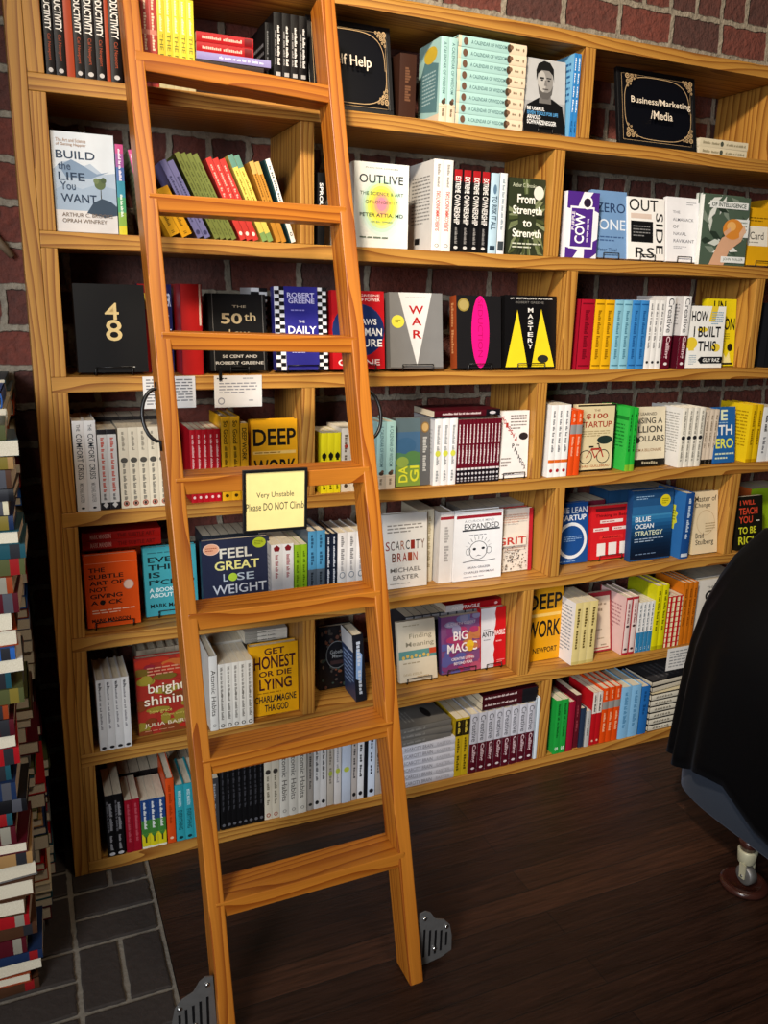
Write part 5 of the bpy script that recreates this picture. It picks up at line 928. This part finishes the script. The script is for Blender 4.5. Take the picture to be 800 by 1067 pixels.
BM += [t('ELIZABETH GILBERT', .14, .84, .86, .89, 'c9b8cc'), t('BIG', .3, .57, .66, .73, 'f0e6ea', 1), t('MAGIC', .14, .36, .9, .52, 'f0e6ea', 1), o(.72, .47, .1, .075, 'e6bc2c'), o(.72, .4, .08, .05, 'dca82c'), t('CREATIVE LIVING', .24, .22, .82, .27, 'ecdce4', 1), t('BEYOND FEAR', .3, .14, .78, .19, 'ecdce4', 1)]
face(6, 460, 500.5, 641, .022, '4f3a6a', BM, 'cover of blended blue pink and yellow with white capitals, sixth shelf', vb=701.5, lean=.12, ez='pale wire easel before the blended pink and blue cover', ew=.11)
jag = [(.5, 0), (.53, .1), (.49, .2), (.54, .3), (.5, .4), (.56, .5), (.52, .6), (.58, .7), (.6, .8), (.56, .9), (.62, 1)]
AF = [r(0, 0, 1, 1, 'd9d8de'), p(jag+[(1, 1), (1, 0)], 'bf141c'), t('ANTIF', .04, .52, .54, .61, '1c1a20', 1), t('RAGILE', .55, .53, .97, .62, 'f0e4e4', 1), ln(.1, .45, .5, .49, 1, '8d8a94'), ln(.6, .4, .95, .46, 1, 'e6a0a0'), ln(.1, .63, .5, .66, 1, '8d8a94'), ln(.64, .06, .95, .12, 2, 'e69a9a')]
face(6, 501, 531, 633, .03, 'b0121a', AF, 'white and red torn-edge cover beside the divider, sixth shelf', vb=696, lean=.1, ez='wire easel before the white and red torn-edge cover', ew=.06, hard=True)
Hq, _ = run(6, 420, 530, 11, 636, '2a2a30', [r(.08, .88, .92, .98, '8f8d90')], 'dark grey spine standing behind the blended cover', 'the far ladder rail', D=.12, y=.158, group='dark grey books behind the sixth shelf covers', rear=True)
lstack(6, 464, 522, 1, .026, .12, 'a0121a', [r(0, 0, .3, 1, 'cfc9c9'), t('ANTIFRAGILE', .1, .25, .6, .75, 'e9e0e0', 1), o(.9, .5, .03, .2, 'e0b0b0')], '', y=.14, z0=ZT[6]+Hq+.003, labels=['red and white book lying on the dark spines, sixth shelf'])
face(6, 547, 582.5, 607, .026, 'd9960f', [r(0, 0, 1, 1, 'dd9a12'), t('DEEP', .0, .66, .97, .86, '141210', 1), t('WORK', .0, .3, .97, .52, '141210', 1), r(.04, .57, .96, .61, 'e8c06a'), t('NEWPORT', .2, .1, .9, .17, '3a2a10', 1), r(0, .95, 1, 1, '8f6a2a')], 'yellow cover with huge black capitals beside three cream spines', vb=688, lean=.03, hard=True)
run(6, 594.5, 617.5, 3, 627, 'dcc886', [sl((7,), .25, .9, '5c4a1c', .5, .5, 1), r(0, 0, 1, .05, 'c9b46c')], 'cream-yellow paperback spine', 'the yellow cover with black capitals', D=.15, y=.004, back=[r(0, 0, 1, 1, 'e3e0e0'), ln(.12, .15, .9, .92, 14, '8f96a0')])
face(6, 612, 637, 617, .02, '9c2430', [r(0, 0, 1, 1, '9c2430'), r(.03, .03, .94, .93, 'd9c6b0'), tl((3,3,2,), .25, .78, .8, .83, '8d7a66'), tl((3,), .35, .68, .65, .75, '8d7a66'), o(.25, .55, .09, .035, '2a1c1c'), p([(.2, .5), (.3, .5), (.27, .56), (.23, .56)], '2a1c1c'), ln(.15, .35, .85, .4, 1, 'a8947c'), ln(.4, .2, .85, .25, 1, 'a8947c'), r(.1, .06, .86, .075, 'b0443c'), ln(.55, .09, .9, .14, 1, '8d7a66')], 'cream cover with a dark red border leaning on the pink-edged spines', y=.06, lean=.16)
run(6, 646.8, 659.8, 2, 622, 'dfc9c4', [r(0, 0, .12, 1, 'a8242e'), r(.88, 0, 1, 1, 'a8242e'), r(0, .96, 1, 1, 'a8242e'), r(0, 0, 1, .04, 'a8242e'), o(.5, .5, .25, .02, '3a2222'), o(.5, .1, .25, .02, '3a2222'), sl((7,3,), .55, .9, '8d5a5a', .3)], 'pale pink spine with red edges', 'the leaning cream cover', D=.15, y=.012, hard=True, back=[r(0, 0, 1, 1, 'd9b4b0'), r(0, 0, .04, 1, 'a8242e'), ln(.15, .4, .85, .85, 7, 'a8777a')])
run(6, 660.8, 677, 4, 627, 'e0dedc', [r(0, 0, 1, .4, '2f7aa8'), sl((4,2,4,), .42, .95, '4a5a66', .45), sl((1,), .05, .1, 'd0dce4', .3)], 'thin white spine with a blue foot', 'the pink pair with red edges', D=.13, y=.012)
run(6, 677.5, 690, 2, 610, 'd2c90f', [sl((3,3,5,), .3, .92, '5c580a', .45), r(0, 0, 1, .06, 'a8a00c')], 'tall chartreuse spine', 'the thin white spines with blue feet', D=.16, y=.01, hard=True, back=[r(0, 0, 1, 1, 'c2bd14'), r(0, .3, .7, 1, '8f9412')])
STR = [r(0, 0, 1, 1, 'b8121c')]+[p([(0, i/10), (.3, i/10+.03), (.3, i/10+.08), (0, i/10+.05)], 'e6d9b0') for i in range(10)]+[p([(.72, i/10), (1, i/10+.03), (1, i/10+.08), (.72, i/10+.05)], 'e6d9b0') for i in range(10)]
run(6, 691, 705.5, 3, 621, 'b8121c', STR, 'red spine with candy-striped edges', 'the chartreuse pair', D=.12, y=.012)
run(6, 706, 720, 3, 607, 'c26a14', [sl((5,4,), .3, .9, '7a3a06', .45)], 'tall orange spine', 'the candy-striped spines', D=.16, y=.012, hard=True)
face(6, 722, 752, 603, .03, 'd6d0c6', [r(0, 0, 1, 1, 'd9d3ca'), t('THE', .3, .84, .52, .88, '3a3836'), ring(.42, .72, .16, .09, .42, '141414'), t('N', .28, .48, .56, .62, '141414', 1), t('E', .3, .3, .54, .44, '141414', 1), ln(.2, .1, .8, .2, 2, '8d8880')], 'pale grey cover with heavy black letters behind the black velvet', y=.03, lean=.03, hard=True)
run(6, 712, 760, 5, 599, 'aaa69e', [], 'pale spine standing behind the pale grey cover', 'the orange spines', D=.12, y=.15, rear=True)

# ---------------------------------------------------------------- bottom shelf
run(7, 113, 131, 2, 828, '131214', [sl((11,), .42, .86, 'a8a6aa', .34, .6), sl((3,7,2,), .4, .9, '77757a', .25, .25), sl((5,), .1, .34, 'a8a6aa', .34), o(.5, .04, .34, .025, 'd9d6d9')], 'black spine with grey lettering', 'the corner post', D=.15, y=.003)
run(7, 132.5, 148, 2, 833, '9a1226', [sl((4,6,7,), .2, .92, 'c45a66', .42)], 'crimson paperback spine', 'the black pair', D=.13, y=.003)
CN = [r(0, .58, 1, 1, '1f3f78'), r(0, .3, 1, .58, '3f7a34'), r(0, 0, 1, .3, 'd2c41c'), sl((7,5,), .4, .95, 'e6e8e6', .55, .5, 1), p([(.1, .3), (.5, .2), (.9, .3)], '3f7a34'), r(.4, .12, .6, .24, '3a3a20'), r(0, 0, 1, .04, 'e0dcc8')]
run(7, 148.8, 174, 3, 832, 'e0dcc8', CN, 'blue, green and yellow banded spine', 'the crimson pair', D=.13, y=.004, group='banded spines on the bottom shelf')
run(7, 175, 183.6, 1, 811, 'd04a18', [sl((4,6,), .3, .9, 'a03208', .4), o(.5, .08, .22, .02, 'e6c0a0')], '', '', D=.15, y=.004, hard=True, label='tall orange-red hardcover between banded and teal spines, bottom shelf')
run(7, 184.3, 211.5, 3, 816, '2f98a6', [s('MARK MANSON', .62, .9, 'd0e6e8', .4), s('EVERYTHING', .2, .55, '12444c', .5, .5, 1), o(.5, .06, .25, .025, '12343a')], 'teal hardcover spine', 'the tall orange-red book', D=.15, y=.004, hard=True, group='teal hardcovers on the bottom shelf')
run(7, 212, 229, 2, 812, '3a3a3e', [sl((7,), .2, .9, '8a8a8e', .4)], 'dark grey spine behind the near ladder rail', 'the teal hardcovers', D=.14, y=.006)
run(7, 116, 210, 9, 800, '241f20', [], 'dark spine in the second rank behind the front spines', 'the corner post', D=.1, y=.175, group='dark books in the second rank of the bottom shelf', rear=True)
run(7, 230.5, 275.3, 8, 783, '0f0f11', [sl((3,3,4,2,), .25, .82, '3f3f45', .4), o(.5, .06, .3, .02, '5a5a60'), r(.1, .86, .9, .88, '2f2f34')], 'black paperback spine with faint lettering', 'the dark grey pair behind the rail', D=.14, y=.006, group='black paperbacks under the second rung')
run(7, 275.8, 291.2, 2, 778, 'd2c9b6', [o(.5, .66, .34, .035, '3a3632'), sl((3,4,), .2, .6, '77705f', .35), ring(.5, .06, .28, .028, .4, 'a0442a')], 'cream paperback spine with a dark disc', 'the black paperbacks', D=.14, y=.008)
run(7, 291.8, 319.5, 3, 774, 'dcd8ce', [s('Atomic Habits', .22, .9, '55524c', .55, .5, 0), ring(.5, .08, .2, .022, .3, '6d6a64')], 'white hardcover spine with grey lettering', 'the cream pair', D=.15, y=.004, hard=True)
run(7, 320.2, 326.2, 1, 770, 'a8a29c', [sl((4,5,), .3, .9, '4a4642', .4), o(.5, .08, .3, .02, '2a2826')], '', '', D=.14, y=.006, label='thin grey spine after the white hardcovers with grey lettering, bottom shelf')
run(7, 326.6, 340, 2, 768, 'dcdcde', [sl((4,2,4,4,), .4, .95, '2f2f36', .45, .5, 1), o(.5, .09, .28, .028, '1c1c22')], 'white spine with bold dark lettering', 'the thin grey spine', D=.14, y=.006)
run(7, 340.5, 347.2, 1, 765, 'c4bdb4', [sl((6,), .3, .8, '8a8278', .4), o(.5, .45, .3, .035, 'a8b44a')], '', '', D=.14, y=.008, label='beige spine with a green dot, bottom shelf under the second rung')
run(7, 347.7, 355, 1, 763, 'dcdadc', [sl((10,), .3, .85, 'a0a0a6', .4), o(.5, .47, .32, .035, 'b8c44a')], '', '', D=.14, y=.006, hard=True, label='white spine with a green dot, bottom shelf under the second rung')
run(7, 355.5, 365.2, 1, 760, 'bfcbe0', [o(.5, .46, .3, .035, 'b8c44a')], '', '', D=.15, y=.004, hard=True, label='thick pale blue rounded spine on the bottom shelf under the second rung')
run(7, 365.7, 371.4, 1, 758, 'b5aeac', [sl((5,3,), .3, .9, '3a3638', .45), o(.5, .08, .3, .028, '1c1a1c')], '', '', D=.14, y=.006, label='grey spine after the pale blue rounded spine, bottom shelf')
run(7, 371.8, 378.4, 1, 756, 'd9dbe2', [sl((5,3,), .3, .95, '2a2a32', .45, .5, 1), o(.5, .08, .3, .028, '1c1a22')], '', '', D=.14, y=.006, label='white spine with dark foot dot beside the narrow black spine, bottom shelf')
run(7, 378.8, 382.2, 1, 754, '14141a', [], '', '', D=.14, y=.006, label='narrow black spine among white spines near the far ladder rail')
run(7, 382.6, 390, 1, 753, 'c6d2e6', [sl((3,3,), .3, .95, '2a2a3a', .45, .5, 1), o(.5, .08, .3, .028, '1c1a22')], '', '', D=.14, y=.006, label='pale blue spine after the narrow black spine, bottom shelf')
run(7, 390.4, 402, 2, 752, 'a39a94', [sl((7,), .3, .9, '5a5450', .4), o(.5, .55, .25, .04, '3a3632')], 'grey-brown spine', 'the pale blue spine by the ladder', D=.14, y=.008)
# lying stack beside the far rail
SB = [t('SCARCITY BRAIN', .06, .25, .58, .78, '77757f', 0), t('EASTER', .66, .3, .92, .7, 'a5a3ad')]
zt = lstack(7, 416.5, 472, 6, .0262, .16, 'c9c9d4', SB, 'pale grey hardcover lying by the far ladder rail', y=.006, hard=True, group='pale grey hardcovers lying in the bottom stack')
zt = lstack(7, 414, 470, 3, .022, .17, '6d6a66', [tl((2,6,), .1, .3, .5, .7, '8f8c88')], 'grey book lying on the pale hardcovers', y=.01, hard=True, z0=zt+.0005, yaws=[.03, -.03, .05], labels=['lowest grey book lying on the pale hardcovers by the ladder', 'middle grey book lying on the pale hardcovers by the ladder', 'topmost grey book lying on the pale hardcovers by the ladder'], front=[o(.45, .3, .2, .07, '262424'), ln(.2, .6, .8, .8, 3, '8f8c88')])
run(7, 472, 486.5, 2, 748, 'c2a41c', [r(0, .7, 1, .97, '2a2210'), sl((4,), .74, .95, 'd9c04a', .5, .5, 1), sl((6,), .1, .66, '5c4c0a', .6, .5, 1)], 'dark yellow spine with black top block', 'the lying grey stack', D=.16, y=.006)
CC7 = [r(0, 0, 1, .5, '4f0f1e'), s('Creative', .54, .96, '54545c', .6, .5, 0), s('Calling', .18, .48, 'd9c0c6', .55, .5, 1), o(.5, .08, .22, .02, 'd9d0d4')]
Hc, Wc = run(7, 487.2, 553.8, 8, 738, 'bfbfca', CC7, 'half grey half maroon hardcover spine', 'the dark yellow pair', D=.15, y=.006, hard=True, group='half grey half maroon hardcovers on the bottom shelf', gap=.8)
lstack(7, 502, 559, 2, .027, .14, '3d0f16', [tl((3,6,4,4,), .04, .55, .62, .85, 'd9c6c6', 1), ln(.05, .15, .6, .45, 2, 'b89a9a'), r(.72, 0, 1, 1, '17171c'), ln(.75, .2, .97, .8, 3, 'c9c9cf')], '', y=.012, z0=ZT[7]+Hc+.003, labels=['lower maroon and black book lying across half maroon spines, bottom shelf', 'upper maroon and black book lying across half maroon spines, bottom shelf'])
run(7, 555, 563.6, 1, 727, 'cfdbe6', [], '', '', D=.16, y=.004, hard=True, label='thick blank pale blue hardcover spine against the divider, bottom shelf')
run(7, 575.5, 588, 2, 729, '1f9a3c', [sl((7,2,), .3, .92, '0f5a1e', .45), s('S', .06, .13, 'dff0df', .5, .5, 1)], 'green paperback spine', 'the divider', D=.14, y=.004)
run(7, 588.6, 595.4, 1, 731, '9a1430', [], '', '', D=.14, y=.004, hard=True, label='plain crimson hardcover spine after the green pair, bottom shelf')
run(7, 595.8, 601.2, 1, 724, '5c1420', [sl((4,), .3, .8, '8f3a44', .4)], '', '', D=.15, y=.014, label='dark maroon spine between crimson hardcover and short navy book')
run(7, 601.6, 607.2, 1, 738, '26344c', [], '', '', D=.12, y=.01, hard=True, label='short navy book on the bottom shelf beside a grey one')
run(7, 607.6, 612.8, 1, 741, 'b5b4b2', [sl((4,), .3, .8, '6d6c6a', .4)], '', '', D=.11, y=.006, hard=True, label='short pale grey book beside the short navy book, bottom shelf')
run(7, 613.4, 623.2, 2, 721, 'b5141c', [r(0, .6, 1, 1, 'd6cfc6'), sl((6,), .63, .95, '2a2422', .6, .5, 1), o(.5, .08, .2, .02, 'e6c0a8')], 'red spine with a white top block', 'the short pale grey book', D=.15, y=.008)
run(7, 623.6, 642.2, 3, 716, 'd9480f', [r(0, .62, 1, .76, '8d8a86'), sl((5,), .8, .95, 'f0b48c', .4), sl((6,), .2, .55, 'f0b48c', .4)], 'orange hardcover spine with a grey band', 'the red pair with white tops', D=.15, y=.008, hard=True)
run(7, 643, 663, 2, 715, '7fb4dc', [sl((3,7,3,), .2, .9, '4f86b0', .35)], 'light blue hardcover spine', 'the orange hardcovers', D=.16, y=.006, hard=True)
run(7, 663.4, 672, 1, 715, '2468b0', [sl((3,), .4, .9, '184a82', .35)], '', '', D=.16, y=.006, hard=True, label='strong blue hardcover spine beside the lying cream stack, bottom shelf')
zt = lstack(7, 674, 722, 6, .0262, .15, '26211f', [r(0, .1, 1, .9, 'd9d2c0'), tl((3,3,3,), .1, .3, .45, .7, '6a6254', 0), tl((5,), .6, .3, .85, .7, '4a443a', 0)], 'dark-board hardcover with cream spine beside blue spine', y=.008, hard=True, front=[r(.03, .03, .97, .97, 'd6c9a6'), o(.6, .5, .15, .1, '5a4a3a'), ln(.2, .7, .8, .8, 2, '7a6a54')], group='cream-spined hardcovers lying on the bottom shelf')
lstack(7, 677, 722, 2, .022, .15, '1f1d1f', [r(0, .12, 1, .88, 'c9c0ae'), ln(.1, .3, .9, .7, 1, '6a6254')], '', y=.03, hard=True, z0=zt+.0006, yaws=[.09, .06], labels=['lower skewed dark book on top of the cream-spined stack', 'upper skewed dark book on top of the cream-spined stack'], front=[r(.03, .03, .97, .97, '3a393c'), ln(.15, .2, .85, .8, 5, '5a595c')])

# ---------------------------------------------------------------- book tower on the brick floor
rt_ = random.Random(77)
CL = [('white', 'e2ddd2'), ('cream', 'd2c6a6'), ('red', 'a0161c'), ('black', '141316'), ('navy', '1c2c4c'), ('teal', '1f4a54'), ('tan', 'a07a4c'), ('blue', '2a5aa0'), ('grey', '6a6866'), ('maroon', '4f121c'), ('olive', '4f5230'), ('brown', '4a2e1e'), ('rust', '8f3a1a')]
def rank(i): 
    n = i+1
    if n <= 13: return ORD[i]
    tens = {2: 'twenty', 3: 'thirty', 4: 'forty', 5: 'fifty'}; o2 = {14: 'fourteenth', 15: 'fifteenth', 16: 'sixteenth', 17: 'seventeenth', 18: 'eighteenth', 19: 'nineteenth', 20: 'twentieth', 30: 'thirtieth', 40: 'fortieth', 50: 'fiftieth'}
    return o2[n] if n in o2 else tens[n//10]+'-'+ORD[n % 10-1]
def tower(y0, xr, ztop, where, seed, D, xj, tw=(.026, .046), zsplit=9):
    rq = random.Random(seed); z = .0012; i = 0
    while z < ztop:
        cn, c = rq.choice(CL+CL[3:6]+CL[8:]); T = rq.uniform(*tw); hard = rq.random() < .5; H = rq.uniform(.2, .245); Dq = D*rq.uniform(.88, 1)  # dark covers weighted up: shade on the stack is put into the colours
        x1 = xr(z)+rq.uniform(-xj, xj*.6); fore = rq.random() < .36; yw = rq.uniform(-.07, .07)+(PI if fore else 0)
        band = rq.choice(['8d8778', '8f1a1c', '2a2a2e', '7a6a2c', '4a4a50'])
        parts = book_meshes(T-.0012, H, Dq, c, (), lie([r(.86, 0, .95, 1, band)]), (), hard, 'L')
        yc = y0+(Dq if fore else 0)
        if z > zsplit: bulk(parts, (x1-H/2, yc, z), (0, 0, yw)); z += T; i += 1; continue
        put(parts, (x1-H/2, yc, z), (0, 0, yw), f"{cn} {'hardcover' if hard else 'paperback'} {'page edges out' if fore else 'spine out'}, {rank(i)} from the floor in the {where} floor stack")
        z += T; i += 1
tower(-.385, lambda z: -.104+.045*min(1, max(0, z-.6)/.5), 1.36, 'nearer', 5, .17, .026, zsplit=1.05)
def deep(y0, y1, xr, ztop, seed, xj, n):
    rq = random.Random(seed); z = .001
    while z < ztop:
        cn, c = rq.choice([k for k in CL if k[0] != 'white']); T = rq.uniform(.022, .042); H = (y1-y0)*rq.uniform(.9, .99); x1 = xr(z)+rq.uniform(-xj, xj)  # white covers left out, so the deeper shade sits in the colours
        fore = rq.random() < .45; D = rq.uniform(.15, .18); yw = rq.uniform(-.03, .03)+(PI/2 if not fore else -PI/2)
        parts = book_meshes(T-.001, H, D, c, (), lie([r(.84, 0, .96, 1, rq.choice(['8f1a1c', 'b0a890', '2a2a2e']))]), (), rq.random() < .5, 'L')
        bulk(parts, (x1 if not fore else x1-D, (y0+y1)/2, z), (0, 0, yw)); z += T
deep(-.20, .035, lambda z: -.078+.012*math.sin(z*5), 1.40, 9, .014, 0)
deep(.04, .285, lambda z: -.058+.008*math.sin(z*4+1), 1.42, 14, .012, 0)
bo = link('rear_books', BULK.mesh('rear_books')); tag(bo, 'books standing in rear rows behind the front ones and in the rear floor stacks', 'books', None, 'stuff')
